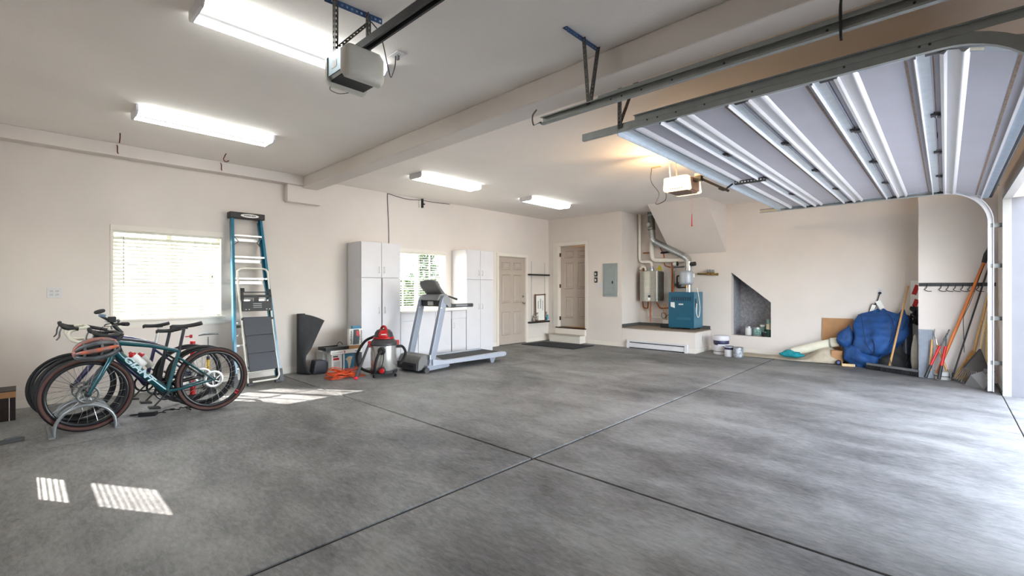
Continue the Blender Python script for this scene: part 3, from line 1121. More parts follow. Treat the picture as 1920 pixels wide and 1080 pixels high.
pc = tag(MB().tube(smoothpath([(1.50, 2.60, 2.95), (1.60, 2.66, 2.93), (1.70, 2.74, 2.80), (1.76, 2.80, 2.76), (1.80, 2.84, 2.80), (1.86, 2.90, 2.90), (1.88, 2.92, 2.985)], 6), 0.004, 6).build('hanging_cable', dark_m, loc=(1.5, 2.6, 2.95), smooth=60), 'thin dark cord from near opener to the ceiling outlet', 'cord')
m = MB().tube(smoothpath([(1.31, 2.56, 2.68), (1.40, 2.52, 2.72), (1.45, 2.56, 2.82), (1.47, 2.6, 2.93)], 6), 0.004, 6)
tag(m.build('hanging_cable', black_m, loc=(1.31, 2.56, 2.68), smooth=60), 'black looped wire above the near opener head', 'cord')
m = MB().tube(smoothpath([(1.27, 2.66, 2.505), (1.26, 2.65, 2.47), (1.30, 2.62, 2.45), (1.35, 2.60, 2.465)], 6), 0.002, 5)
tag(m.build('antenna_wire', black_m, loc=(1.27, 2.66, 2.505), smooth=60), 'thin antenna wire dangling below the near opener', 'wire')


def outlet(name, c, n, up, label, cat='outlet', gang=1, slots=True, m=None):
    """wall plate at c with normal n"""
    n = V(n); up = V(up)
    r = n.cross(up)
    root = thing(name, label, cat, c)
    w = 0.072 * gang if gang == 1 else 0.118
    hh = 0.116
    q = MB()
    q.bar(V(c), V(c) + n * 0.006, w, hh, up=up)
    q.build('cover_plate', m or white_m, root, bevel=0.002)
    if slots:
        for g in range(gang):
            off = 0 if gang == 1 else (-0.023 + 0.046 * g)
            for s in (-1, 1):
                cc = V(c) + up * s * 0.020 + r * off
                so_ = MB().bar(cc + n * 0.005, cc + n * 0.0075, 0.034, 0.028, up=up).build('socket', lgrey_m, root)
                q = MB()
                for k in (-1, 1):
                    q.bar(cc + r * k * 0.0065 + n * 0.007, cc + r * k * 0.0065 + n * 0.0079, 0.003, 0.009, up=up)
                q.build('slot', black_m, so_)
    return root


outlet('ceiling_outlet', (1.90, 2.93, H), (0, 0, -1), (0, 1, 0), 'white outlet in the ceiling near the first opener')
m = MB().box(1.885, 1.905, 2.905, 2.93, 2.965, 2.995)
tag(m.build('plug', grey_m, loc=(1.895, 2.917, 2.965), bevel=0.003), 'grey plug in the ceiling outlet near the first opener', 'plug')

o2 = thing('door_opener', 'lit white garage door opener glowing warm above the open door', 'door opener', (5.70, 2.44, 2.50))
lit_m = mat('lit_opener_lens', (255, 214, 160), 0.4, var=0.03, emit=1.2)
obr_m = mat('opener_brown', (112, 88, 74), 0.5, var=0.05)
MB().box(5.60, 5.86, 2.26, 2.53, 2.51, 2.66).build('motor_case', obr_m, o2, bevel=0.004)
MB().prism([(2.25, 0.01), (2.28, 0.0), (2.56, 0.0), (2.575, 0.02), (2.565, 0.17), (2.27, 0.175)], (5.50, 0, 2.495), (0, 1, 0), (0, 0, 1), (0.10, 0, 0)).build('light_cover', lit_m, o2, smooth=30, bevel=0.012)
MB().prism([(2.25, 0.01), (2.28, 0.0), (2.56, 0.0), (2.575, 0.02), (2.565, 0.17), (2.27, 0.175)], (5.86, 0, 2.495), (0, 1, 0), (0, 0, 1), (0.06, 0, 0)).build('light_cover', lit_m, o2, smooth=30, bevel=0.012)
for k in range(6):
    MB().box(5.4985, 5.5005, 2.33 + k * 0.028, 2.34 + k * 0.028, 2.51, 2.525).build('vent_slot', obr_m, o2)
MB().box(5.55, 5.85, 2.28, 2.54, 2.492, 2.511).build('bottom_grille', obr_m, o2)
MB().box(5.66, 5.74, 2.17, 2.27, 2.61, 2.67).build('sprocket_housing', black_m, o2)
MB().box(5.70, 5.74, -0.45, 2.26, 2.665, 2.71).build('rail', dark_m, o2)
m = MB().bar((5.72, 2.22, 2.66), (5.72, 1.86, 2.44), 0.028, 0.008, up=(1, 0, 0))
m.tube(smoothpath([(5.725, 1.98, 2.49), (5.725, 1.92, 2.46), (5.725, 1.87, 2.49), (5.725, 1.82, 2.52)], 5), 0.011, 6)
m.build('door_arm', black_m, o2)
m = MB().tube([(5.72, 2.30, 2.50), (5.722, 2.30, 2.20)], 0.0022, 5)
m.build('release_cord', mat('pale_red_cord', (214, 140, 128), 0.6), o2)
m = MB().tube([(5.722, 2.30, 2.22), (5.722, 2.30, 2.08)], [0.004, 0.007], 8).ell((5.722, 2.30, 2.075), (0.011, 0.011, 0.011))
m.build('release_handle', red_m, o2)
pl_ = D.lights.new('opener_bulb', 'POINT')
pl_.energy = 30
pl_.color = (1.0, 0.66, 0.34)
pl_.shadow_soft_size = 0.03
po_ = D.objects.new('opener_bulb', pl_)
COL.objects.link(po_)
po_.location = (5.64, 2.42, 2.73)
hb = thing('opener_hanger', 'perforated straps holding the lit opener over the far bay', 'bracket', (5.80, 2.55, H))
perf(MB(), (5.62, 2.56, H), (5.62, 2.53, 2.66), (1, 0, 0), 0.034).build('strap', strap_m, hb)
perf(MB(), (5.84, 2.56, H), (5.82, 2.53, 2.66), (1, 0, 0), 0.034).build('strap', strap_m, hb)
yel_m = mat('yellowed_plate', (206, 176, 110), 0.5)
outlet('ceiling_outlet', (6.16, 2.98, H), (0, 0, -1), (0, 1, 0), 'yellowish ceiling outlet beside the lit opener', m=yel_m)
m = MB().tube(smoothpath([(6.10, 3.02, 2.99), (6.08, 3.02, 2.80), (6.12, 2.92, 2.62), (6.02, 2.92, 2.46), (5.95, 2.75, 2.48), (5.92, 2.72, 2.60), (5.85, 2.62, 2.66), (5.78, 2.58, 2.64)], 6), 0.005, 6)
tag(m.build('hanging_cable', black_m, loc=(6.1, 3.02, 2.99), smooth=60), 'black looped cord hanging beside the lit opener', 'cord')

# ------------------------------------------------------------------ cabinets
def handle(parent, x, z, y, L=0.10):
    m = MB().tube([(x, y, z - L / 2), (x, y - 0.025, z - L / 2 + 0.006), (x, y - 0.025, z + L / 2 - 0.006), (x, y, z + L / 2)], 0.005, 6)
    return m.build('handle', lgrey_m, parent, smooth=60)


CY = 6.87


def cabinet(x0, x1, z0, z1, label, y0=CY, doors=2, hz=None, gap=0.0, cat='cabinet', name='tall_cabinet', grp=None):
    r = thing(name, label, cat, ((x0 + x1) / 2, (y0 + W) / 2, z0), grp)
    MB().box(x0, x1, y0, W - 0.012, z0, z1).build('body', white_m, r, bevel=0.002)
    w = (x1 - x0) / doors
    for d in range(doors):
        a = x0 + d * w + 0.003 + (gap if d else 0)
        c = x0 + (d + 1) * w - 0.003
        dz0 = z0 + (0.09 if z0 < 0.05 else 0.004)
        do = MB().box(a, c, y0 - 0.02, y0 - 0.001, dz0, z1 - 0.004).build('door', white_m, r, bevel=0.002)
        hx = c - 0.045 if d == 0 else a + 0.045
        if hz:
            handle(do, hx, hz, y0 - 0.02)
    return r


c1 = cabinet(3.77, 4.505, 0.0, 1.468, 'tall white cabinet left of the garden window, doors slightly gapped', hz=0.93, gap=0.014)
MB().box(4.1355, 4.150, CY - 0.004, CY - 0.0005, 0.09, 1.464).build('dark_gap', black_m, c1)
cabinet(3.77, 4.505, 1.470, 2.055, 'upper white cabinet stacked left of the garden window', hz=1.60, name='upper_cabinet')
cabinet(6.01, 6.745, 0.0, 1.468, 'tall white cabinet beside the closed beige door', hz=0.93)
cabinet(6.01, 6.745, 1.470, 2.055, 'upper white cabinet stacked beside the closed beige door', hz=1.60, name='upper_cabinet')


def base_cab(x0, x1, label, drawer, hside):
    r = thing('base_cabinet', label, 'cabinet', ((x0 + x1) / 2, 7.1, 0))
    MB().box(x0, x1, CY + 0.01, W - 0.012, 0.0, 0.868).build('body', white_m, r)
    zt = 0.862
    if drawer:
        MB().box(x0 + 0.003, x1 - 0.003, CY - 0.010, CY + 0.009, 0.72, 0.862).build('drawer', white_m, r, bevel=0.002)
        zt = 0.714
    n = 2 if x1 - x0 > 0.5 else 1
    w = (x1 - x0) / n
    for k in range(n):
        do = MB().box(x0 + k * w + 0.003, x0 + (k + 1) * w - 0.003, CY - 0.010, CY + 0.009, 0.09, zt).build('door', white_m, r, bevel=0.002)
        if hside:
            handle(do, x0 + 0.045 if hside < 0 else x1 - 0.045, zt - 0.13, CY - 0.010)
    return r


base_cab(4.515, 4.88, 'white base cabinet with a drawer beside the left tall cabinet', True, 1)
base_cab(4.885, 5.635, 'wide white base cabinet under the garden window, behind the treadmill', False, 0)
bc = base_cab(5.65, 6.005, 'white base cabinet with a drawer left of the far tall cabinet', True, -1)
MB().box(5.637, 5.648, CY - 0.002, CY + 0.02, 0.09, 0.72).build('dark_gap', black_m, bc)
ct_m = mat('laminate_top', (236, 232, 224), 0.35, var=0.02)
ct = MB().box(4.512, 6.006, CY - 0.035, W - 0.012, 0.870, 0.898)
tag(ct.build('countertop', ct_m, loc=(5.26, 7.05, 0.870), bevel=0.003), 'long white countertop under the garden window', 'countertop')

# ------------------------------------------------------------------ treadmill
tm = thing('treadmill', 'silver treadmill standing in front of the white cabinets', 'treadmill', (5.0, 6.08, 0))
sil_m = mat('silver_paint', (148, 155, 168), 0.35, 0.35, var=0.03)
sil2_m = mat('silver_light', (176, 182, 194), 0.35, 0.25, var=0.03)
tgrey_m = mat('treadmill_grey', (112, 112, 110), 0.45, var=0.05)
belt_m = mat('running_belt', (38, 40, 44), 0.7, var=0.08, scale=60)
yN, yF = 5.79, 6.40
for y in (yN, yF):
    s = -1 if y == yN else 1
    m = MB().prism([(4.36, 0.10), (5.93, 0.085), (5.98, 0.10), (5.99, 0.14), (5.96, 0.165), (4.85, 0.155), (4.60, 0.16), (4.36, 0.20)], (0, y - 0.045, 0), (1, 0, 0), (0, 0, 1), (0, 0.09, 0))
    m.build('side_rail', sil2_m, tm, bevel=0.006)
    MB().prism([(4.26, 0.035), (4.66, 0.05), (4.70, 0.075), (4.66, 0.115), (4.26, 0.115)], (0, y - 0.04, 0), (1, 0, 0), (0, 0, 1), (0, 0.08, 0)).build('front_frame', sil_m, tm, bevel=0.004)
    MB().cyl((4.25, y - 0.045, 0.045), (4.25, y + 0.005, 0.045), 0.045, n=18).build('wheel', dark_m, tm, smooth=40)
    m = MB().prism([(5.63, 0.0), (5.69, 0.0), (5.74, 0.085), (5.60, 0.085)], (0, y - 0.02, 0), (1, 0, 0), (0, 0, 1), (0, 0.04, 0))
    m.build('rear_foot', sil_m, tm)
MB().box(4.50, 5.955, yN + 0.045, yF - 0.045, 0.105, 0.145).build('deck', dark_m, tm)
MB().box(4.56, 5.95, yN + 0.07, yF - 0.07, 0.145, 0.152).build('running_belt', belt_m, tm, bevel=0.002)
MB().cyl((5.955, yN + 0.05, 0.125), (5.955, yF - 0.05, 0.125), 0.03, n=14).build('rear_roller', dark_m, tm, smooth=40)
hood = [(4.13, 0.04), (4.15, 0.19), (4.19, 0.25), (4.30, 0.275), (4.42, 0.25), (4.60, 0.165), (4.64, 0.10), (4.13, 0.035)]
MB().prism(hood[:-1], (0, yN + 0.03, 0), (1, 0, 0), (0, 0, 1), (0, yF - yN - 0.06, 0)).build('motor_hood', tgrey_m, tm, smooth=35, bevel=0.006)
MB().box(4.115, 4.13, yN + 0.05, yF - 0.05, 0.05, 0.15).build('front_bumper', dark_m, tm)
MB().box(4.110, 4.117, 5.92, 6.06, 0.09, 0.12).build('power_panel', black_m, tm)
for y in (yN + 0.02, yF - 0.02):
    m = MB().prism([(4.295, 0.06), (4.40, 0.06), (4.66, 1.08), (4.665, 1.17), (4.60, 1.18), (4.565, 1.12)], (0, y - 0.035, 0), (1, 0, 0), (0, 0, 1), (0, 0.07, 0))
    m.build('upright', sil_m, tm, bevel=0.008)
    MB().prism([(4.575, 1.10), (4.70, 0.985), (4.745, 1.00), (4.735, 1.12), (4.665, 1.185), (4.60, 1.18)], (0, y - 0.038, 0), (1, 0, 0), (0, 0, 1), (0, 0.076, 0)).build('upright_cap', grey_m, tm, bevel=0.006)
    hb_ = MB().box(4.72, 5.235, y - 0.022, y + 0.022, 0.985, 1.045).build('handrail', dark_m, tm, bevel=0.014)
    MB().box(4.85, 5.10, y - 0.0235, y + 0.0235, 1.003, 1.030).build('grip_pad', grey_m, hb_)
    MB().ell((4.545, y - 0.036, 0.985), (0.022, 0.003, 0.011), nu=14, nv=6).build('badge', lgrey_m, tm)
MB().box(4.32, 4.338, yN - 0.016, yN - 0.0145, 0.20, 0.27).build('warning_label', lgrey_m, tm)
m = MB().prism([(4.52, 1.10), (4.58, 1.195), (4.70, 1.215), (4.76, 1.17), (4.70, 1.12)], (0, yN + 0.06, 0), (1, 0, 0), (0, 0, 1), (0, yF - yN - 0.12, 0))
m.build('console_base', grey_m, tm, bevel=0.012)
m = MB().box(4.58, 4.66, yN + 0.06, yF - 0.06, 1.0, 1.10)
m.build('crossbar', dark_m, tm, bevel=0.01)
m = MB().cyl((4.60, 6.24, 1.05), (4.68, 6.24, 1.05), 0.055, n=16)
m.build('console_fan', black_m, tm, smooth=40)
MB().box(4.565, 4.58, 6.02, 6.16, 1.02, 1.085).build('console_label', lgrey_m, tm)


def con(u, v):
    y = 6.095 + (u - 0.5) * (0.46 - 0.10 * abs(v - 0.55) - 0.12 * max(0, v - 0.8))
    z = 1.19 + v * 0.245 - 0.06 * (2 * u - 1) ** 2 * max(0, v - 0.55)
    x = 4.70 - v * 0.17 - 0.035 * math.sin(v * PI)
    return (x, y, z)


MB().grid(con, 12, 10).build('console', tgrey_m, tm, smooth=60, thick=0.05)
MB().tube([(4.74, 5.86, 1.17), (4.84, 5.83, 1.135), (4.90, 5.82, 1.115)], [0.012, 0.016, 0.019], 10).build('grip_bar', black_m, tm, smooth=50)
MB().tube([(4.74, 6.33, 1.17), (4.84, 6.36, 1.135), (4.90, 6.37, 1.115)], [0.012, 0.016, 0.019], 10).build('grip_bar', black_m, tm, smooth=50)

# ------------------------------------------------------------------ shop vacuum
vc = thing('shop_vacuum', 'stainless wet and dry vacuum with red and black top', 'vacuum', (3.72, 6.10, 0))
ss_m = mat('stainless_drum', (214, 214, 210), 0.25, 0.75, var=0.08, scale=3, stretch=(8, 8, 0.6))
vx, vy = 3.72, 6.10
MB().lathe([(0.175, 0.075), (0.182, 0.085), (0.185, 0.28), (0.185, 0.455), (0.178, 0.462)], (vx, vy, 0), n=36).build('drum', ss_m, vc, smooth=40)
MB().lathe([(0.19, 0.055), (0.20, 0.06), (0.20, 0.095), (0.19, 0.10)], (vx, vy, 0), n=30).build('base', black_m, vc, smooth=40)
for k in range(4):
    a = math.radians(20 + 90 * k)
    px_, py_ = vx + 0.215 * math.cos(a), vy + 0.215 * math.sin(a)
    m = MB().bar((vx + 0.17 * math.cos(a), vy + 0.17 * math.sin(a), 0.075), (px_, py_, 0.065), 0.07, 0.03)
    arm = m.build('caster_arm', black_m, vc, bevel=0.005)
    MB().cyl((px_ - 0.008, py_, 0.024), (px_ + 0.008, py_, 0.024), 0.024, n=14).build('caster', rubber_m, arm, smooth=40)
MB().lathe([(0.19, 0.455), (0.198, 0.462), (0.198, 0.485), (0.185, 0.505), (0.15, 0.545), (0.13, 0.555)], (vx, vy, 0), n=36).build('lid', dark_m, vc, smooth=40)
MB().lathe([(0.14, 0.545), (0.145, 0.56), (0.14, 0.585), (0.125, 0.64), (0.10, 0.675), (0.06, 0.69), (0.0, 0.695)], (vx, vy, 0), n=32).build('motor_housing', dark_m, vc, smooth=50)
MB().lathe([(0.150, 0.552), (0.156, 0.560), (0.152, 0.575), (0.143, 0.578)], (vx, vy, 0), n=32).build('red_band', red_m, vc, smooth=50)
m = MB().grid(lambda u, v: (vx + (0.138 - 0.05 * v * v) * math.cos(math.radians(205 + 60 * u)), vy + (0.138 - 0.05 * v * v) * math.sin(math.radians(205 + 60 * u)), 0.578 + 0.10 * v), 8, 5)
m.build('red_panel', red_m, vc, smooth=60, thick=0.014)
MB().obox((vx - 0.075, vy - 0.125, 0.622), (0.07, 0.004, 0.012), (0.3, 0, -0.53)).build('white_lettering', paper_m, vc)
MB().tube(smoothpath([(vx - 0.02, vy - 0.10, 0.655), (vx, vy - 0.05, 0.715), (vx + 0.01, vy + 0.04, 0.725), (vx + 0.01, vy + 0.11, 0.66)], 5), 0.02, 8).build('carry_handle', red_m, vc, smooth=60)
for a in (-20, 160):
    ar = math.radians(a)
    m = MB().obox((vx + 0.20 * math.cos(ar), vy + 0.20 * math.sin(ar), 0.475), (0.05, 0.06, 0.09), (0, 0, ar))
    m.build('latch', red_m, vc, bevel=0.008)
m = MB().lathe([(0.058, 0.0), (0.058, 0.02), (0.045, 0.03), (0.036, 0.05)], (vx - 0.117, vy - 0.14, 0.39), (-0.64, -0.77, 0), 20)
m.build('hose_port', black_m, vc, smooth=40)
m = MB().lathe([(0.052, 0.0), (0.052, 0.03), (0.045, 0.036)], (vx - 0.117, vy - 0.15, 0.11), (-0.64, -0.77, 0), 20)
dr = m.build('drain_cap', black_m, vc, smooth=40)
MB().lathe([(0.038, 0.03), (0.038, 0.045), (0.030, 0.05)], (vx - 0.117, vy - 0.15, 0.11), (-0.64, -0.77, 0), 20).build('drain_plug', red_m, dr, smooth=40)
m = MB().tube(smoothpath([(vx + 0.17, vy - 0.10, 0.43), (vx + 0.24, vy - 0.13, 0.42), (vx + 0.28, vy - 0.15, 0.33), (vx + 0.25, vy - 0.13, 0.22), (vx + 0.20, vy - 0.12, 0.16)], 6), 0.020, 10)
m.build('side_hose', rubber_m, vc, smooth=60)
MB().obox((vx + 0.165, vy - 0.11, 0.43), (0.09, 0.06, 0.04), (0, 0, -0.6)).build('hose_bracket', black_m, vc, bevel=0.004)
m = MB().tube(smoothpath([(vx - 0.15, vy - 0.18, 0.39), (vx - 0.22, vy - 0.22, 0.35), (vx - 0.27, vy - 0.22, 0.22), (vx - 0.25, vy - 0.16, 0.10), (vx - 0.16, vy + 0.05, 0.06), (vx - 0.26, vy + 0.2, 0.12), (vx - 0.30, vy + 0.24, 0.30), (vx - 0.20, vy + 0.20, 0.50), (vx - 0.05, vy + 0.15, 0.58)], 7), 0.020, 10)
m.build('hose', rubber_m, vc, smooth=60)
m = MB().tube([(vx - 0.21, vy + 0.06, 0.47), (vx - 0.42, vy - 0.01, 0.10)], [0.016, 0.022], 10)
m.tube([(vx - 0.42, vy - 0.01, 0.10), (vx - 0.46, vy - 0.03, 0.03)], [0.024, 0.03], 10)
m.build('wand', dark_m, vc, smooth=50)
MB().ell((vx - 0.475, vy - 0.06, 0.035), (0.03, 0.022, 0.02)).build('wand_tip', mat('bright_red', (236, 20, 52), 0.35), vc, smooth=60)
MB().tube(smoothpath([(vx - 0.10, vy - 0.17, 0.44), (vx - 0.13, vy - 0.20, 0.25), (vx - 0.18, vy - 0.20, 0.13)], 6), 0.006, 6).build('power_cord', rubber_m, vc, smooth=60)

# ------------------------------------------------------------------ extension cord
random.seed(21)
cord_m = mat('orange_cord', (226, 84, 34), 0.45, var=0.08)
pts = []
for k in range(17):
    cx_, cy_ = 3.27 + random.uniform(-0.10, 0.10), 6.41 + random.uniform(-0.06, 0.06)
    ra_, rb_ = random.uniform(0.13, 0.23), random.uniform(0.09, 0.15)
    yaw_, ti_, tj_ = random.uniform(-0.5, 0.5), random.uniform(-0.35, 0.35), random.uniform(-0.22, 0.22)
    zc = 0.02 + 0.055 * k / 17
    st_ = random.randrange(9)
    for i in range(9):
        a = 2 * PI * (i + st_) / 9
        x, y = ra_ * math.cos(a) * random.uniform(0.85, 1.1), rb_ * math.sin(a) * random.uniform(0.85, 1.1)
        z = zc + x * ti_ + y * tj_ + random.uniform(-0.01, 0.015)
        pts.append(V((cx_ + x * math.cos(yaw_) - y * math.sin(yaw_), cy_ + x * math.sin(yaw_) + y * math.cos(yaw_), max(0.008, z))))
pts += [V((3.20, 6.30, 0.12)), V((3.10, 6.32, 0.17)), V((3.02, 6.38, 0.15)), V((2.99, 6.45, 0.03))]
m = MB().tube(smoothpath(pts, 4), 0.0058, 6)
tag(m.build('extension_cord', cord_m, loc=(3.27, 6.4, 0), smooth=60), 'tangled orange extension cord on the floor beside the vacuum', 'cord')

# ------------------------------------------------------------------ stacked boxes
blueprint_m = mat('blue_print', (52, 122, 158), 0.5, var=0.1)
skin_print_m = mat('cream_print', (222, 208, 184), 0.5)


def carton(name, x0, x1, y0, y1, z0, z1, m, label, cat='box', marks=()):
    r = thing(name, label, cat, ((x0 + x1) / 2, (y0 + y1) / 2, z0))
    MB().box(x0, x1, y0, y1, z0, z1).build('carton', m, r, bevel=0.002)
    for k, (a, c, e, f, mm) in enumerate(marks):        # printed patches on the front, in fractions
        w, h = x1 - x0, z1 - z0
        MB().box(x0 + a * w, x0 + c * w, y0 - 0.0011 - 0.0002 * k, y0 - 0.0001, z0 + e * h, z0 + f * h).build('print', mm, r)
    return r


carton('white_carton', 3.22, 3.50, 7.02, 7.24, 0.0, 0.31, paper_m, 'plain white carton at the back of the box pile', marks=((0.30, 0.42, 0.3, 0.95, lgrey_m),))
carton('drawing_carton', 3.255, 3.425, 6.80, 6.98, 0.0, 0.28, paper_m, 'white carton with red print and a line drawing, beside the blue box', marks=((0.12, 0.60, 0.86, 0.93, black_m), (0.15, 0.70, 0.70, 0.82, red_m), (0.2, 0.8, 0.2, 0.62, lgrey_m)))
r = carton('blue_carton', 3.430, 3.615, 6.78, 6.98, 0.0, 0.28, blueprint_m, 'blue carton with a pale picture in the box pile', marks=((0.0, 0.12, 0.0, 1.0, paper_m),))
MB().prism([(0.0, 0.20), (0.05, 0.235), (0.09, 0.24), (0.12, 0.225), (0.10, 0.18), (0.085, 0.10), (0.07, 0.05), (0.05, 0.05), (0.045, 0.11), (0.03, 0.17)], (3.465, 6.7785, 0), (1, 0, 0), (0, 0, 1), (0, 0.001, 0)).build('picture', skin_print_m, r)
carton('black_carton', 3.620, 3.755, 6.80, 7.0, 0.0, 0.275, dark_m, 'black carton at the right end of the box pile')
carton('flat_carton', 3.23, 3.61, 6.775, 7.06, 0.285, 0.345, paper_m, 'long flat white carton on top of the blue box', marks=((0.05, 0.5, 0.35, 0.65, lgrey_m), (0.56, 0.60, 0.2, 0.8, red_m)))
carton('flat_carton', 3.625, 3.76, 6.80, 7.02, 0.280, 0.346, paper_m, 'small flat white carton on top of the black box', marks=((0.1, 0.8, 0.3, 0.5, blueprint_m),))
tr = thing('electronics_tray', 'black open electronics tray on top of the box pile', 'tray', (3.40, 6.92, 0.348))
MB().box(3.16, 3.53, 6.79, 7.05, 0.348, 0.362).build('tray_base', black_m, tr)
m = MB().box(3.16, 3.53, 6.79, 6.80, 0.362, 0.395).box(3.16, 3.53, 7.04, 7.05, 0.362, 0.395).box(3.16, 3.17, 6.80, 7.04, 0.362, 0.395)
m.build('tray_rim', black_m, tr)
MB().box(3.44, 3.53, 6.80, 7.0, 0.362, 0.40).build('tray_module', grey_m, tr)
m = MB()
for k in range(5):
    m.box(3.19 + k * 0.048, 3.225 + k * 0.048, 6.84 + 0.02 * (k % 2), 6.97, 0.362, 0.385)
m.build('component', dgalv_m, tr)
MB().tube(smoothpath([(3.42, 6.95, 0.37), (3.42, 6.95, 0.42), (3.46, 6.96, 0.45), (3.50, 6.95, 0.42), (3.50, 6.94, 0.38)], 5), 0.004, 6).build('cable', rubber_m, tr, smooth=60)
cs = thing('charcoal_case', 'charcoal plastic case lying beside the standing rubber mat', 'case', (3.14, 6.97, 0))
MB().prism([(3.02, 0.0), (3.23, 0.0), (3.245, 0.17), (3.20, 0.20), (3.06, 0.205)], (0, 6.90, 0), (1, 0, 0), (0, 0, 1), (0, 0.16, 0)).build('case_shell', mat('slate_plastic', (58, 62, 72), 0.45), cs, bevel=0.01)
MB().box(3.07, 3.18, 6.895, 6.90, 0.06, 0.13).build('case_label', dark_m, cs)
bd = thing('badminton_box', 'white badminton set box standing upright on the cartons', 'box', (3.66, 6.76, 0.347))
MB().box(3.54, 3.765, 6.80, 6.86, 0.400, 0.655).build('box_body', paper_m, bd)
MB().prism([(3.60, 0.41), (3.705, 0.41), (3.72, 0.54), (3.70, 0.645), (3.61, 0.645)], (0, 6.7988, 0), (1, 0, 0), (0, 0, 1), (0, 0.001, 0)).build('photo', mat('dark_teal_print', (58, 74, 80), 0.5, var=0.15, scale=25), bd)
MB().prism([(3.655, 0.55), (3.71, 0.53), (3.712, 0.62), (3.66, 0.63)], (0, 6.7980, 0), (1, 0, 0), (0, 0, 1), (0, 0.001, 0)).build('photo', red_m, bd)
for x in (3.572, 3.742):
    text_mesh('lettering', 'badminton', 0.052, black_m, bd, frame(V((x, 6.7985, 0.525)) - V(bd.location), (0, 0, 1), (-1, 0, 0)), bold=0.0008, sx=0.95)
MB().box(3.53, 3.76, 6.79, 6.86, 0.347, 0.400).build('box_foot', card_m, bd)
tag(MB().box(3.60, 3.74, 6.815, 6.855, 0.656, 0.70).build('blue_carton', blueprint_m, loc=(3.67, 6.83, 0.656)), 'small blue carton lying on top of the badminton box', 'box')

# ------------------------------------------------------------------ standing rubber mat
roll_m = mat('dark_rubber_mat', (52, 53, 56), 0.75, var=0.12, scale=20, bump=0.2, bscale=60)


def mat_sheet(u, v):
    z = 0.905 * v
    e = smoothstep(v)
    l_ = V((2.88 + 0.02 * v, 7.14, z))
    rx = 3.005 - 0.06 * math.sin(min(1, v / 0.45) * PI) * (v < 0.45) + 0.20 * max(0, (v - 0.30) / 0.58) ** 1.1
    zz = z - 0.11 * max(0, (v - 0.3)) / 0.7 * u
    ry = 6.93 + 0.10 * min(1, v * 2.2)
    p = l_.lerp(V((rx, ry, zz)), u)
    p.y -= 0.05 * math.sin(u * PI) * math.cos(v * 2.2)
    return (p.x, p.y, max(0.004, p.z if u > 0 else z))


def smoothstep(x):
    return x * x * (3 - 2 * x)


rm = thing('rubber_mat', 'twisted black rubber mat standing against the window wall', 'mat', (2.95, 7.1, 0))
MB().grid(mat_sheet, 10, 22).build('mat_sheet', roll_m, rm, smooth=60, thick=0.008)
m = MB()
pts = []
for i in range(30):
    a = i * 0.45
    rr = 0.03 + 0.0012 * i
    pts.append((2.945 + rr * math.cos(a), 7.17 + rr * 0.8 * math.sin(a)))
m.grid(lambda u, v: (pts[int(u * 29)][0], pts[int(u * 29)][1], 0.004 + 0.905 * v), 29, 1)
m.build('mat_roll', roll_m, rm, smooth=60, thick=0.006)

# ------------------------------------------------------------------ step ladder
ld = thing('step_ladder', 'tall blue fibreglass step ladder leaning on the window wall', 'ladder', (2.23, 6.95, 0))
blue_m = mat('blue_fibreglass', (30, 116, 146), 0.35, var=0.05, scale=5, coat=0.2)
alu_m = mat('aluminium', (214, 214, 212), 0.35, 0.6, var=0.05, scale=20)


def LP(side, z, back=0.0):
    k = z / 2.32
    x = (1.945 + (2.015 - 1.945) * k) if side < 0 else (2.535 + (2.40 - 2.535) * k)
    return V((x, 6.79 + 0.40 * k + back, z))


for sd in (-1, 1):
    p, q = LP(sd, 0.05), LP(sd, 2.30)
    d = (q - p).normalized()
    yv = V((0, 1, 0)) - d * d.y
    yv.normalize()
    xv = V((1, 0, 0)) * (-sd)
    m = MB()
    m.bar(p + yv * 0.038, q + yv * 0.038, 0.004, 0.078, up=(0, 1, 0))
    m.bar(p + xv * 0.015, q + xv * 0.015, 0.03, 0.004, up=(0, 1, 0))
    m.bar(p + xv * 0.015 + yv * 0.076, q + xv * 0.015 + yv * 0.076, 0.03, 0.004, up=(0, 1, 0))
    m.build('front_rail', blue_m, ld)
    p2, q2 = LP(sd, 0.05, 0.10) + xv * 0.03, LP(sd, 2.24, 0.095) + xv * 0.02
    m = MB().bar(p2, q2, 0.03, 0.05, up=(0, 1, 0))
    m.build('rear_rail', blue_m, ld)
    MB().prism([(-0.03, 0.0), (0.03, 0.0), (0.02, 0.17), (-0.012, 0.17)], (LP(sd, 0).x + 0.012 * -sd, LP(sd, 0).y - 0.012, 0.0), (1, 0, 0), (0, 0.17, 1), (0, 0.09, 0)).build('foot', dark_m, ld)
for k in range(7):
    z = 0.24 + 0.30 * k
    a, c = LP(-1, z), LP(1, z)
    MB().box(a.x + 0.004, c.x - 0.004, a.y - 0.002, a.y + 0.075, z - 0.022, z).build('step', alu_m, ld)
    if k % 2 == 0 or k > 4:
        e = 0.0
        a, c = LP(-1, z - 0.06, 0.10), LP(1, z - 0.06, 0.10)
        MB().box(a.x + 0.03, c.x - 0.03, a.y, a.y + 0.02, z - 0.085, z - 0.045).build('rear_brace', alu_m, ld)
m = MB()
for sd in (-1, 1):
    a = LP(sd, 2.02)
    m.bar(a + V((-sd * 0.02, 0.0, 0)), a + V((-sd * 0.09, 0.02, -0.075)), 0.006, 0.018, up=(0, 1, 0))
    m.bar(a + V((-sd * 0.09, 0.02, -0.075)), a + V((-sd * 0.02, 0.08, -0.14)), 0.006, 0.018, up=(0, 1, 0))
m.build('spreader', dgalv_m, ld)
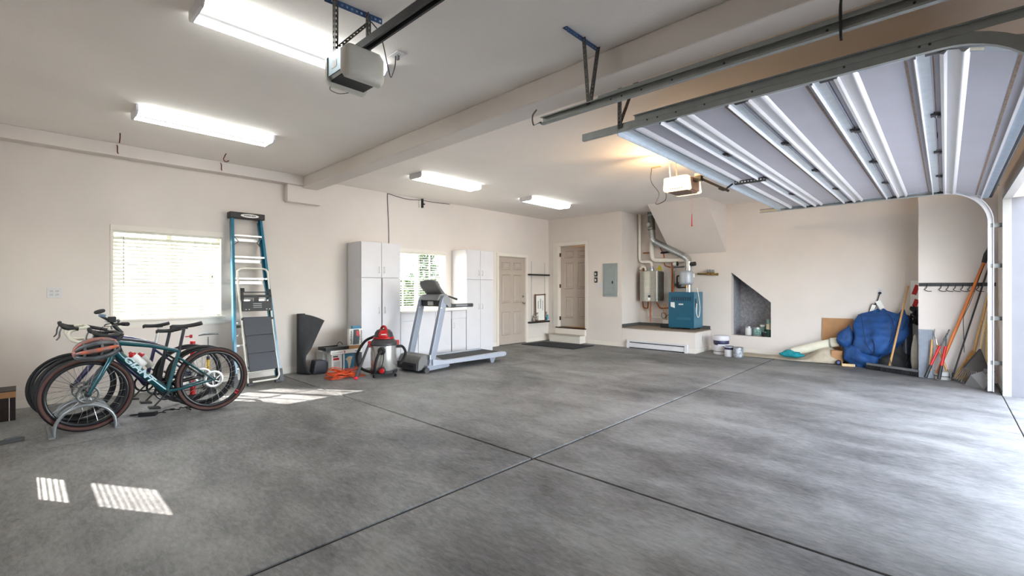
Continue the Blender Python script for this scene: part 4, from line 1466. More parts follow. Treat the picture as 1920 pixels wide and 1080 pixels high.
for z in (0.30, 0.64, 1.0):
    a = LP(-1, z)
    MB().bar(a + V((0.02, 0.02, 0)), a + V((0.10, 0.02, 0.07)), 0.006, 0.012, up=(0, 1, 0)).build('knee_brace', alu_m, ld)
cap = MB().box(1.985, 2.435, 7.155, 7.292, 2.27, 2.355).build('top_cap', mat('ladder_cap', (38, 34, 34), 0.5), ld, bevel=0.01)
MB().lathe([(0.5, 0), (0.5, 0.003)], (0, 0, 0), (0, -1, 0), 28)
ov = MB()
ov.lathe([(0.5, 0), (0.5, 0.002)], (0, 0, 0), (0, -1, 0), 28)
ov.v = [V((p.x * 0.235 + 2.235, p.y + 7.1545, p.z * 0.052 + 2.313)) for p in ov.v]
ov.build('logo_oval', paper_m, cap)
text_mesh('lettering', 'WERNER', 0.034, black_m, cap, frame(V((2.235, 7.1515, 2.313)) - V(ld.location), (1, 0, 0), (0, 0, 1)), bold=0.0006, sx=1.15)

# step stool
st = thing('step_stool', 'folded step stool with three black treads leaning on the blue ladder', 'step stool', (2.25, 6.78, 0))


def SP(x, z, f=0.0):
    return V((x, 6.735 + z * 0.165 + f, z))


ivory_m = mat('ivory_steel', (222, 220, 208), 0.4, var=0.03)
frame_pts = [SP(2.085, 0.03), SP(2.055, 0.6), SP(2.03, 1.44)]
frame_pts += [SP(2.04, 1.53), SP(2.075, 1.565), SP(2.22, 1.57), SP(2.365, 1.565), SP(2.405, 1.53)]
frame_pts += [SP(2.415, 1.44), SP(2.44, 0.6), SP(2.475, 0.16), SP(2.478, 0.10), SP(2.455, 0.06), SP(2.42, 0.05), SP(2.14, 0.045)]
MB().tube(smoothpath(frame_pts, 4), 0.013, 8).build('front_frame', ivory_m, st, smooth=60)
MB().tube([SP(2.10, 0.17, 0.04), SP(2.44, 0.17, 0.04)], 0.012, 8).build('rear_frame', ivory_m, st, smooth=60)
tread_m = D.materials.new('ribbed_tread')
tread_m.use_nodes = True
tt = tread_m.node_tree
bb_ = tt.nodes['Principled BSDF']
wv = tt.nodes.new('ShaderNodeTexWave')
wv.inputs['Scale'].default_value = 40
wv.wave_type = 'BANDS'
wv.bands_direction = 'DIAGONAL'
wc = tt.nodes.new('ShaderNodeTexCoord')
tt.links.new(wc.outputs['Object'], wv.inputs['Vector'])
wr = tt.nodes.new('ShaderNodeValToRGB')
wr.color_ramp.elements[0].color = lin((34, 36, 42))
wr.color_ramp.elements[1].color = lin((84, 88, 96))
tt.links.new(wv.outputs['Fac'], wr.inputs[0])
tt.links.new(wr.outputs[0], bb_.inputs['Base Color'])
bb_.inputs['Roughness'].default_value = 0.6
for z0, z1, xa in ((0.185, 0.425, 2.105), (0.42, 0.665, 2.09), (0.66, 0.905, 2.07)):
    m = MB()
    xl, xr = xa, xa + 0.355
    a, c = SP(xl, z0, -0.035), SP(xr, z0 + 0.01, -0.035)
    e, f = SP(xr - 0.01, z1, -0.012), SP(xl - 0.01, z1, -0.012)
    n_ = V((0, -0.02, 0.0))
    m.add([a, c, e, f, a - n_, c - n_, e - n_, f - n_], [(0, 1, 2, 3), (7, 6, 5, 4), (0, 4, 5, 1), (1, 5, 6, 2), (2, 6, 7, 3), (3, 7, 4, 0)])
    m.build('tread', tread_m, st, bevel=0.006)
ty = st
tray = []
m = MB()
def sbx(x0, x1, z0, z1, f0=-0.03, f1=-0.008):
    a, c, e, f = SP(x0, z0, f0), SP(x1, z0, f0), SP(x1, z1, f0), SP(x0, z1, f0)
    d = V((0, f1 - f0, 0))
    return MB().add([a, c, e, f, a + d, c + d, e + d, f + d], [(0, 1, 2, 3), (7, 6, 5, 4), (0, 4, 5, 1), (1, 5, 6, 2), (2, 6, 7, 3), (3, 7, 4, 0)])
tb = sbx(2.055, 2.43, 0.985, 1.12).build('tool_tray', black_m, st, bevel=0.004)
for x0, x1, z0, z1 in ((2.05, 2.08, 1.12, 1.29), (2.395, 2.43, 1.12, 1.27), (2.05, 2.43, 1.17, 1.205), (2.07, 2.41, 1.235, 1.25), (2.05, 2.095, 1.25, 1.30), (2.385, 2.425, 1.25, 1.285)):
    sbx(x0, x1, z0, z1).build('tray_frame', black_m, tb)
sbx(2.21, 2.265, 1.12, 1.17).build('tray_clip', black_m, tb)
m = MB()
for k in range(3):
    m = sbx(2.19 + 0.0 * k, 2.30, 1.035 + 0.025 * k, 1.040 + 0.025 * k, -0.0315, -0.030)
    m.build('tray_marking', lgrey_m, tb)
for x in (2.10, 2.14, 2.36, 2.40):
    a = SP(x, 1.01, -0.031)
    MB().cyl(a, a + V((0, 0.002, 0)), 0.007, n=8).build('tray_hole', lgrey_m, tb)
for x in (2.11, 2.455):
    MB().obox(SP(x, 0.02), (0.07, 0.05, 0.04)).build('foot', dark_m, st, bevel=0.006)
for x in (2.055, 2.435):
    MB().obox(SP(x, 0.88), (0.03, 0.03, 0.03)).build('pivot', black_m, st, bevel=0.004)

# ------------------------------------------------------------------ things on the window wall
outlet('wall_outlet', (0.28, W - 0.001, 1.245), (0, -1, 0), (0, 0, 1), 'double white wall outlet left of the blind', gang=2)
outlet('wall_outlet', (2.385, W - 0.001, 1.395), (0, -1, 0), (0, 0, 1), 'white wall outlet behind the blue ladder')


def hook(pts, label, r=0.006):
    m = MB().tube(smoothpath(pts, 5), r, 6)
    tag(m.build('rusty_hook', rust_m, loc=pts[0], smooth=60), label, 'hook', 'rusty hooks')


hook([(0.77, 6.64, H), (0.77, 6.64, H - 0.05), (0.765, 6.64, H - 0.11)], 'straight rusty hook in the ceiling above the first soffit hook')
hook([(1.81, 6.67, H), (1.79, 6.66, H - 0.04), (1.775, 6.65, H - 0.085), (1.80, 6.65, H - 0.11), (1.835, 6.65, H - 0.09)], 'curled rusty hook in the ceiling near the corbel')
hook([(0.80, 7.135, 2.985), (0.80, 7.10, 2.955), (0.80, 7.10, 2.90), (0.81, 7.12, 2.885)], 'rusty hook on the soffit, nearer the left edge')
hook([(1.87, 7.135, 2.985), (1.87, 7.10, 2.955), (1.87, 7.10, 2.90), (1.88, 7.12, 2.885)], 'rusty hook on the soffit, nearer the ceiling beam')
bk = thing('wall_bracket', 'black bracket on a white block high above the garden window', 'bracket', (5.27, W, 2.82))
MB().box(5.21, 5.25, W - 0.02, W - 0.001, 2.83, 2.985).build('block', trim_m, bk)
MB().box(5.262, 5.29, W - 0.045, W - 0.001, 2.83, 3.0).cyl((5.276, W - 0.05, 2.90), (5.31, W - 0.05, 2.90), 0.014, n=10).build('bracket_body', black_m, bk)
m = MB().tube(smoothpath([(4.56, W - 0.008, 2.06), (4.555, W - 0.008, 2.4), (4.54, W - 0.008, 2.7), (4.53, W - 0.008, 2.96), (4.56, W - 0.01, 2.99), (4.75, W - 0.01, 2.965), (5.0, W - 0.01, 2.95), (5.25, W - 0.03, 2.97), (5.6, W - 0.01, 2.975), (5.95, W - 0.01, 2.99)], 6), 0.006, 6)
tag(m.build('wall_cable', dark_m, loc=(4.56, W, 2.06), smooth=60), 'thin dark cable running up the wall from the cabinet top', 'cable')

# rack beside the closed door
rk = thing('wall_rack', 'black two bar wall rack between the two doors', 'rack', (8.65, W, 0.47))
for z in (0.47, 1.62):
    MB().box(8.34, 9.08, W - 0.10, W - 0.001, z - 0.018, z + 0.018).build('rack_bar', black_m, rk)
for x in (8.46, 8.96):
    MB().cyl((x, W - 0.03, 0.49), (x, W - 0.03, 1.94), 0.004, n=6).build('rack_cord', grey_m, rk)
sg = thing('framed_sign', 'white sign in a rustic wood frame standing on the wall rack', 'sign', (8.74, W - 0.06, 0.49))
MB().box(8.57, 8.90, W - 0.075, W - 0.05, 0.50, 1.13).build('sign_board', paper_m, sg)
tw_m = mat('twig_wood', (120, 88, 60), 0.8, var=0.2, scale=30)
for p, q in (((8.565, W - 0.08, 0.49), (8.55, W - 0.08, 1.15)), ((8.91, W - 0.08, 0.49), (8.905, W - 0.08, 1.16)), ((8.53, W - 0.08, 1.13), (8.93, W - 0.08, 1.14)), ((8.55, W - 0.08, 0.50), (8.92, W - 0.08, 0.50))):
    MB().cyl(p, q, 0.014, n=8).build('frame_stick', tw_m, sg, smooth=50)
for k, (x, z0, z1) in enumerate(((8.655, 0.80, 0.97), (8.745, 0.80, 1.04), (8.83, 0.76, 1.0))):
    z = z0
    while z < z1:
        MB().box(x - 0.016, x + 0.016, W - 0.0765, W - 0.0752, z, z + 0.014).build('sign_marking', black_m, sg)
        z += 0.024 if k != 2 else 0.03
for x, mm, nm, lb in ((8.50, mat('grey_figure', (150, 140, 130), 0.7), 'figurine', 'small grey figurine on the lower rack bar'), (8.99, mat('teal_ribbon', (92, 170, 196), 0.6), 'ribbon_bow', 'pale blue bow at the right end of the lower rack bar')):
    m = MB().ell((x, W - 0.07, 0.54), (0.045, 0.03, 0.052), nu=10, nv=7).ell((x + 0.02, W - 0.08, 0.61), (0.03, 0.025, 0.035), nu=8, nv=6).ell((x + 0.045, W - 0.07, 0.56), (0.035, 0.02, 0.025), nu=8, nv=6)
    tag(m.build(nm, mm, loc=(x, W - 0.07, 0.49), smooth=70), lb, 'ornament')
for x, lb in ((8.585, 'dark evergreen sprig left of the framed sign'), (8.925, 'dark evergreen sprig right of the framed sign')):
    m = MB()
    random.seed(int(x * 100))
    for k in range(26):
        z = 0.50 + 0.22 * random.random()
        a = random.random() * 6.28
        p = V((x, W - 0.10, z))
        m.bar(p, p + V((0.05 * math.cos(a), -0.02 * abs(math.sin(a)), 0.03 * random.random())), 0.008, 0.004)
    tag(m.build('sprig', mat('evergreen', (44, 50, 42), 0.8), loc=(x, W - 0.1, 0.49)), lb, 'ornament')
MB_mat = mat('door_mat_fibre', (34, 37, 42), 0.9, var=0.2, scale=60, bump=0.3, bscale=150)
m = MB().add([(7.93, 7.13, 0.0), (8.66, 7.06, 0.0), (8.84, 5.76, 0.0), (8.04, 5.74, 0.0), (7.93, 7.13, 0.014), (8.66, 7.06, 0.014), (8.84, 5.76, 0.014), (8.04, 5.74, 0.014)], [(0, 1, 2, 3), (7, 6, 5, 4), (0, 4, 5, 1), (1, 5, 6, 2), (2, 6, 7, 3), (3, 7, 4, 0)])
tag(m.build('door_mat', MB_mat, loc=(8.4, 6.4, 0.0)), 'black rectangular mat on the floor before the house step', 'mat')

# ------------------------------------------------------------------ bicycles
def stuff(o):
    o['kind'] = 'stuff'
    return o


spoke_m = mat('spoke_steel', (70, 70, 74), 0.35, 0.8)
spokeb_m = mat('bright_spoke', (190, 190, 190), 0.3, 0.9)
rimb_m = mat('black_rim', (26, 27, 30), 0.35, var=0.05)
rotor_m = mat('brake_rotor', (214, 214, 212), 0.3, 0.85, var=0.05)


def wheel(bike, name, x, y, z, R, tire_m, tr=0.02, rotor=0.0, ns=24, rim_m=rimb_m, sp_m=spoke_m, red=False, cass=False, side=-1):
    t_ = MB().ring((x, y, z), (0, 1, 0), R - tr, tr, 56, 10).build(name, tire_m, bike, smooth=60)
    if tire_m.name == 'brown_sidewall_tire':
        MB().ring((x, y, z), (0, 1, 0), R - tr * 0.62, tr * 0.68, 56, 8, rx=tr * 0.96).build('tread', rubber_m, t_, smooth=60)
    MB().ring((x, y, z), (0, 1, 0), R - 2 * tr - 0.012, 0.016, 56, 6, rx=0.011).build('rim', rim_m, t_, smooth=60)
    m = MB()
    for k in range(ns):
        a = 2 * PI * k / ns
        b_ = a + (0.5 if k % 2 else -0.5)
        s = 1 if (k // 2) % 2 else -1
        m.cyl((x + 0.022 * math.cos(b_), y + s * 0.026, z + 0.022 * math.sin(b_)), (x + (R - 2 * tr - 0.02) * math.cos(a), y, z + (R - 2 * tr - 0.02) * math.sin(a)), 0.0013, n=4)
    stuff(m.build('spokes', sp_m, t_))
    MB().lathe([(0.012, -0.055), (0.014, -0.04), (0.026, -0.032), (0.018, -0.02), (0.018, 0.02), (0.026, 0.032), (0.014, 0.04), (0.012, 0.055)], (x, y, z), (0, 1, 0), 14).build('hub', rimb_m, t_, smooth=40)
    if rotor:
        yy = y + side * 0.038
        m = MB().ring((x, yy, z), (0, 1, 0), rotor * 0.86, rotor * 0.14, 36, 4, rx=0.002)
        for k in range(6):
            a = 2 * PI * k / 6
            m.bar((x + 0.02 * math.cos(a), yy, z + 0.02 * math.sin(a)), (x + rotor * 0.78 * math.cos(a + 0.5), yy, z + rotor * 0.78 * math.sin(a + 0.5)), 0.010, 0.003, up=(0, 1, 0))
        m.build('brake_rotor', rotor_m if cass else dgalv_m, t_)
    if cass:
        MB().lathe([(0.05, 0.015), (0.05, 0.02), (0.04, 0.03), (0.025, 0.045)], (x, y, z), (0, 1, 0), 20).build('cassette', dgalv_m, t_, smooth=30)
    if red:
        a0 = math.radians(red)
        m = MB()
        for k in range(4):
            a = a0 + k * 0.03
            rr = R - 2 * tr - 0.010
            m.obox((x + rr * math.cos(a), y - 0.0125, z + rr * math.sin(a)), (0.028, 0.003, 0.014), (0, -a, 0))
        m.build('red_decal', red_m, t_)
    return t_


def saddle(bike, x0, x1, y, z, m, tilt=0.0):
    def fn(u, v):
        x = x0 + (x1 - x0) * u
        w = 0.018 + 0.055 * max(0, (u - 0.35) / 0.65) ** 1.3
        if u > 0.94:
            w *= 0.85
        a = (v - 0.5) * 2
        zz = z + 0.012 * u * u * 2 - 0.010 * math.sin(u * PI) - 0.026 * abs(a) ** 2.2 - (0.012 if u < 0.06 else 0) + tilt * u
        return (x, y + w * a, zz)
    return MB().grid(fn, 14, 8).build('saddle', m, bike, smooth=70, thick=0.014)


def bike(label, y, fx, rx, R, bb, seat, ptop, head, hbot, frame_m, tire_m, post_m, bar, sad, down_w=0.022, fork_m=None, rotor=0.08, sp_m=spoke_m, tr=0.02, bar_m=None, red=False, name='bicycle'):
    r = thing(name, label, 'bicycle', ((fx + rx) / 2, y, 0))
    z = R
    fork_m = fork_m or frame_m
    f = V((fx, y, z)); q = V((rx, y, z))
    B = V((bb[0], y, bb[1])); S = V((seat[0], y, seat[1])); P = V((ptop[0], y, ptop[1])); HT = V((head[0], y, head[1])); HB = V((hbot[0], y, hbot[1]))
    m = MB()
    m.tube([HB - (HT - HB) * 0.1, HT], [0.026, 0.024], 12)
    m.tube([HT - (HT - HB) * 0.12, HT.lerp(S, 0.5) + V((0, 0, 0.004)), S - (S - B) * 0.02], [0.024, 0.019, 0.017], 12)
    m.tube([HB + (HT - HB) * 0.25, HB.lerp(B, 0.12), HB.lerp(B, 0.88), B], [0.028, down_w, down_w, 0.03], 12)
    m.tube([B, B.lerp(S, 0.5), S], [0.022, 0.017, 0.018], 12)
    m.cyl(B - V((0, 0.036, 0)), B + V((0, 0.036, 0)), 0.026, n=14)
    for s in (-1, 1):
        o_ = V((0, s * 0.062, 0))
        m.tube([B + V((0.02, s * 0.02, 0)), B.lerp(q, 0.35) + V((0, s * 0.05, -0.005)), q + o_], [0.016, 0.012, 0.010], 8)
        top = S.lerp(B, 0.16)
        m.tube([top, top.lerp(q, 0.25) + V((0, s * 0.045, 0)), q + o_], [0.013, 0.009, 0.008], 8)
    m.build('frame', frame_m, r, smooth=60)
    m = MB()
    m.tube([HB, HB - (HT - HB) * 0.35], [0.026, 0.026], 12)
    for s in (-1, 1):
        c = HB - (HT - HB) * 0.30
        m.tube([c, c.lerp(f, 0.10) + V((0, s * 0.04, 0)), c.lerp(f, 0.55) + V((0.004, s * 0.052, 0)), f + V((0, s * 0.055, 0))], [0.022, 0.021, 0.017, 0.012], 10)
    m.build('fork', fork_m, r, smooth=60)
    MB().cyl(S - (P - S) * 0.1, P, 0.0145, n=12).build('seat_post', post_m, r, smooth=60)
    MB().box(P.x - 0.03, P.x + 0.03, y - 0.02, y + 0.02, P.z - 0.006, P.z + 0.014).build('seat_clamp', black_m, r)
    saddle(r, sad[0], sad[1], y, sad[2], black_m)
    wheel(r, 'front_wheel', fx, y, z, R, tire_m, tr, rotor, sp_m=sp_m)
    wheel(r, 'rear_wheel', rx, y, z, R, tire_m, tr, rotor * 1.05, sp_m=sp_m, red=red, cass=True)
    # crank
    ca = V((-0.115, 0, -0.125)).normalized() * 0.17
    m = MB()
    m.bar(B + V((0, -0.055, 0)), B + V((0, -0.062, 0)) + ca, 0.012, 0.026, up=(0, 1, 0))
    m.bar(B + V((0, 0.055, 0)), B + V((0, 0.062, 0)) - ca, 0.012, 0.026, up=(0, 1, 0))
    m.cyl(B - V((0, 0.06, 0)), B + V((0, 0.06, 0)), 0.014, n=10)
    cr_ = m.build('crank', rimb_m, r, bevel=0.003)
    MB().ring(B + V((0, 0.045, 0)), (0, 1, 0), 0.085, 0.010, 32, 4, rx=0.003).build('chainring', rimb_m, cr_)
    for s in (-1, 1):
        c = B + V((0, s * -0.10, 0)) + ca * s
        MB().obox(c, (0.09, 0.085, 0.02), (0, 0.15, 0)).build('pedal', rimb_m, cr_, bevel=0.004)
    MB().tube(smoothpath([B + V((0, 0.045, 0.085)), q + V((0, 0.035, 0.05))], 2), 0.004, 5).tube(smoothpath([B + V((0, 0.045, -0.085)), q + V((0.01, 0.035, -0.14)), q + V((0.02, 0.035, -0.05))], 4), 0.004, 5).build('chain', black_m, r)
    m = MB().bar(q + V((0.0, 0.05, -0.03)), q + V((0.03, 0.05, -0.15)), 0.012, 0.02, up=(0, 1, 0)).cyl(q + V((0.03, 0.04, -0.15)), q + V((0.03, 0.05, -0.15)), 0.022, n=10).cyl(q + V((0.0, 0.04, -0.06)), q + V((0.0, 0.05, -0.06)), 0.02, n=10)
    m.build('derailleur', rimb_m, r)
    # bars
    st = HT + (HT - HB).normalized() * 0.05
    kind, bx, bz, fwd = bar
    c = V((bx, y, bz))
    MB().tube([HT, st], [0.017, 0.017], 10).tube([st, c], [0.017, 0.018], 10).build('stem', black_m, r, smooth=60)
    bar_m = bar_m or black_m
    if kind == 'drop':
        m = MB()
        hd = MB()
        for s in (-1, 1):
            pts = [c, c + V((0, s * 0.16, 0.0)), c + V((-0.02, s * 0.20, 0.0)), c + V((-0.085, s * 0.212, -0.008)), c + V((-0.135, s * 0.215, -0.04)), c + V((-0.125, s * 0.22, -0.10)), c + V((-0.07, s * 0.225, -0.135)), c + V((0.0, s * 0.23, -0.14))]
            m.tube(smoothpath(pts, 4), 0.0155, 10)
            k = c + V((-0.10, s * 0.213, -0.005))
            h = MB().tube(smoothpath([k + V((0.03, 0, -0.004)), k + V((-0.03, 0, 0.004)), k + V((-0.075, 0, 0.022)), k + V((-0.085, 0, 0.055))], 4), [0.018] * 5 + [0.02] * 4 + [0.019, 0.018, 0.017, 0.012], 10)
            h = h.build('brake_hood', black_m, r, smooth=60)
            MB().tube(smoothpath([k + V((-0.08, s * 0.004, 0.03)), k + V((-0.10, s * 0.006, -0.02)), k + V((-0.105, s * 0.008, -0.07)), k + V((-0.125, s * 0.01, -0.10))], 4), 0.007, 6).build('brake_lever', dgalv_m, h, smooth=60)
        m.build('handlebar', bar_m, r, smooth=60)
    else:
        m = MB()
        pts = [c + V((0.07, -0.30, 0.02)), c + V((0.03, -0.15, 0.015)), c, c + V((0.03, 0.15, 0.015)), c + V((0.07, 0.30, 0.02))]
        m.tube(smoothpath(pts, 4), 0.014, 10)
        m.build('handlebar', bar_m, r, smooth=60)
        for s in (-1, 1):
            g = MB().tube([c + V((0.045, s * 0.20, 0.018)), c + V((0.07, s * 0.31, 0.02))], [0.018, 0.019], 10).build('grip', rubber_m, r, smooth=60)
            MB().tube(smoothpath([c + V((0.03, s * 0.15, 0.01)), c + V((-0.03, s * 0.18, 0.0)), c + V((-0.04, s * 0.27, -0.02))], 4), 0.007, 6).build('brake_lever', dgalv_m, g, smooth=60)
        MB().tube(smoothpath([c + V((-0.03, -0.16, 0)), c + V((-0.10, -0.10, -0.02)), c + V((-0.09, -0.04, -0.16)), c + V((-0.02, 0, -0.24))], 5), 0.003, 5).build('brake_cable', black_m, r, smooth=60)
    return r


teal_m = mat('teal_frame', (14, 78, 86), 0.3, 0.25, var=0.06, scale=5, coat=0.6)
brownt_m = mat('brown_sidewall_tire', (78, 48, 42), 0.7, var=0.06)
black_fr = mat('black_frame', (24, 26, 34), 0.3, 0.2, var=0.05, coat=0.5)
purple_fr = mat('purple_frame', (48, 46, 92), 0.3, 0.3, var=0.06, coat=0.5)
cream_tape = mat('cream_bar_tape', (226, 222, 204), 0.7, var=0.05)
tire_m = mat('black_tire', (34, 34, 36), 0.75, var=0.1, scale=40)
b1 = bike('teal gravel bicycle with brown sidewall tyres, nearest in the rack', 5.70, 0.435, 1.42, 0.335, (1.02, 0.265), (1.125, 0.665), (1.165, 0.885), (0.645, 0.795), (0.615, 0.705), teal_m, brownt_m, black_fr, ('drop', 0.645, 0.875, 0), (1.05, 1.315, 0.925), down_w=0.034, rotor=0.085, sp_m=spokeb_m, tr=0.021, red=-40)
dn = (V((1.0, 0, 0.28)) - V((0.655, 0, 0.70))).normalized()
text_mesh('frame_lettering', 'GIANT', 0.076, mat('pale_blue_decal', (196, 222, 230), 0.4), b1, frame(V((0.800, 5.70 - 0.0355, 0.515)) - V(b1.location), dn, V((-dn.z, 0, dn.x))), bold=0.002, sx=1.45, shear=0.15)
MB().tube([(1.175, 5.70, 0.80), (1.22, 5.70, 0.80)], [0.006, 0.006], 6).cyl((1.215, 5.70, 0.80), (1.235, 5.70, 0.80), 0.018, n=12).build('tail_light', red_m, b1)
b2 = bike('black flat bar bicycle with a bar light, between the other two', 6.00, 0.42, 1.39, 0.335, (1.00, 0.27), (1.07, 0.68), (1.10, 0.835), (0.70, 0.80), (0.67, 0.68), black_fr, tire_m, black_fr, ('flat', 0.645, 0.935, 0), (0.985, 1.205, 0.865), down_w=0.022, tr=0.0165)
MB().box(0.60, 0.66, 5.93, 5.99, 0.965, 1.02).build('display', black_m, b2, bevel=0.006)
m = MB().tube(smoothpath([(0.65, 6.00, 0.94), (0.60, 5.95, 0.99), (0.545, 5.93, 1.03)], 4), 0.012, 8)
m.build('accessory_bar', black_m, b2, smooth=60)
m = MB().lathe([(0.04, 0), (0.045, 0.01), (0.04, 0.02), (0.015, 0.026)], (0.54, 5.93, 1.065), (-0.3, -0.2, 0.9), 16)
m.build('mirror', black_m, b2, smooth=40)
MB().obox((0.555, 5.92, 1.035), (0.05, 0.08, 0.03), (0, 0.2, 0)).build('bar_light', mat('blue_grey_metal', (120, 140, 160), 0.3, 0.5), b2, bevel=0.006)
b3 = bike('purple road bicycle with cream handlebar tape, nearest the wall', 6.30, 0.375, 1.33, 0.330, (0.94, 0.27), (1.03, 0.70), (1.06, 0.875), (0.62, 0.82), (0.60, 0.70), purple_fr, tire_m, alu_m, ('drop', 0.470, 0.915, 0), (0.92, 1.145, 0.905), down_w=0.019, bar_m=cream_tape, rotor=0.0, tr=0.0125, sp_m=spokeb_m)


def bottle(x, y, z, label, ax):
    r = thing('water_bottle', label, 'bottle', (x, y, z), 'water bottles on the bicycles')
    ax = V(ax).normalized()
    MB().lathe([(0.028, 0), (0.035, 0.006), (0.036, 0.06), (0.031, 0.075), (0.036, 0.09), (0.036, 0.13), (0.030, 0.145)], (x, y, z), ax, 16).build('bottle_body', paper_m, r, smooth=50)
    MB().lathe([(0.033, 0.143), (0.033, 0.162), (0.018, 0.172), (0.013, 0.19)], (x, y, z), ax, 14).build('bottle_cap', red_m, r, smooth=50)


bottle(0.885, 5.985, 0.505, 'white water bottle with a red cap on the middle bicycle', (-0.62, 0, 0.78))
bottle(0.985, 6.27, 0.45, 'white water bottle low on the purple bicycle', (-0.55, 0, 0.83))

# helmet hanging from the near drop bar
hm = thing('bicycle_helmet', 'grey and orange bicycle helmet hanging on the teal bicycle', 'helmet', (0.475, 5.48, 0.755))
hR = Euler((math.radians(34), math.radians(-9), math.radians(4))).to_matrix()


def HP(u, a, k=1.0):
    """u: -1 front .. 1 back, a: -1..1 across the dome"""
    t_ = u * PI / 2
    rr = math.cos(t_) ** 0.75 if abs(u) < 1 else 0
    ang = a * PI / 2
    p = V((0.148 * math.sin(t_), 0.098 * rr * math.sin(ang), 0.118 * rr * math.cos(ang) - 0.02)) * k
    return V((0.475, 5.46, 0.755)) + hR @ p


hg_m = mat('helmet_grey', (92, 96, 100), 0.35, var=0.1, scale=12, col2=(60, 62, 64))
ho_m = mat('helmet_orange', (196, 92, 52), 0.35, var=0.2, scale=14, col2=(96, 96, 98))
MB().grid(lambda u, v: HP(-0.98 + 1.96 * u, -0.98 + 1.96 * v, 0.86), 14, 10).build('inner_shell', black_m, hm, smooth=80)
for k, a in enumerate((-0.92, -0.55, -0.18, 0.18, 0.55, 0.92)):
    pts = [HP(-0.97 + 1.94 * i / 14, a * (0.75 + 0.25 * math.cos((-0.97 + 1.94 * i / 14) * 1.5))) for i in range(15)]
    MB().tube(pts, [0.008 + 0.012 * math.sin(PI * (i + 1) / 16) for i in range(15)], 8).build('helmet_rib', ho_m if k in (1, 3) else hg_m, hm, smooth=70)
for u in (-0.45, 0.05, 0.5):
    pts = [HP(u + 0.1 * math.cos(a * 2), a) for a in [-0.9 + 1.8 * i / 14 for i in range(15)]]
    MB().tube(pts, 0.011, 8).build('helmet_bridge', hg_m, hm, smooth=70)
pts = [HP(-0.97 + 1.94 * i / 16, 1.0, 1.0) for i in range(17)] + [HP(0.97 - 1.94 * i / 16, -1.0, 1.0) for i in range(17)]
MB().tube(pts, 0.012, 8, closed=True).build('helmet_rim', hg_m, hm, smooth=70)
MB().ell(HP(-0.93, 0, 0.95), (0.022, 0.05, 0.03)).build('helmet_tip', ho_m, hm, smooth=70)
m = MB().tube(smoothpath([HP(0.1, 0.95), HP(0.1, 0.95) + V((0.03, -0.01, -0.07)), HP(0.3, -0.2) + V((0.02, 0.08, -0.10))], 5), 0.004, 5)
m.build('helmet_strap', black_m, hm, smooth=60)

# bike rack
rk = thing('bike_rack', 'grey steel floor rack with arched loops holding the front wheels', 'bike rack', (0.42, 5.85, 0))
rackm = mat('rack_steel', (148, 152, 154), 0.38, 0.6, var=0.06)
for y in (5.645, 5.755, 5.945, 6.055):
    pts = [V((0.215, y, 0.0))] + [V((0.42 - 0.205 * math.cos(math.radians(a)), y, 0.05 + 0.195 * math.sin(math.radians(a)))) for a in range(0, 181, 15)] + [V((0.625, y, 0.0))]
    MB().tube(pts, 0.0135, 10).build('wheel_loop', rackm, rk, smooth=60)
for x in (0.20, 0.64):
    MB().box(x - 0.02, x + 0.02, 5.60, 6.12, 0.0, 0.012).build('base_bar', rackm, rk)
MB().tube(smoothpath([(0.63, 5.75, 0.05), (0.60, 5.70, 0.12), (0.66, 5.66, 0.20), (0.72, 5.70, 0.30), (0.70, 5.80, 0.38), (0.76, 5.85, 0.30), (0.70, 5.9, 0.18), (0.62, 5.85, 0.15)], 6), 0.006, 6)
m = MB().tube(smoothpath([(0.60, 5.76, 0.012), (0.57, 5.73, 0.12), (0.64, 5.66, 0.18), (0.70, 5.74, 0.30), (0.72, 5.78, 0.42), (0.76, 5.82, 0.36), (0.70, 5.85, 0.18), (0.64, 5.83, 0.03)], 6), 0.005, 6)
tag(m.build('cable_lock', black_m, loc=(0.6, 5.76, 0.012), smooth=60), 'thin black cable lock threaded around the bike rack', 'cable lock')

# charger
ch = thing('battery_charger', 'black battery charger brick on the floor under the teal bicycle', 'charger', (0.90, 5.93, 0))
MB().obox((0.905, 5.92, 0.022), (0.15, 0.06, 0.042), (0, 0, -0.5)).build('charger_brick', black_m, ch, bevel=0.005)
MB().obox((0.905, 5.92, 0.0435), (0.10, 0.03, 0.001), (0, 0, -0.5)).build('charger_label', grey_m, ch)
random.seed(3)
pts = [V((0.97, 5.89, 0.02))]
for k in range(16):
    pts.append(V((1.02 + k * 0.017 + 0.03 * random.uniform(-1, 1), 5.86 + 0.07 * random.uniform(-1, 1), 0.012 + 0.035 * random.random())))
MB().tube(smoothpath(pts, 4), 0.005, 6).build('charger_cable', rubber_m, ch, smooth=60)
MB().tube(smoothpath([(0.84, 5.955, 0.02), (0.80, 5.98, 0.012), (0.775, 6.02, 0.010), (0.80, 6.03, 0.012), (0.86, 5.99, 0.012)], 4), 0.005, 6).build('charger_plug_cable', rubber_m, ch, smooth=60)

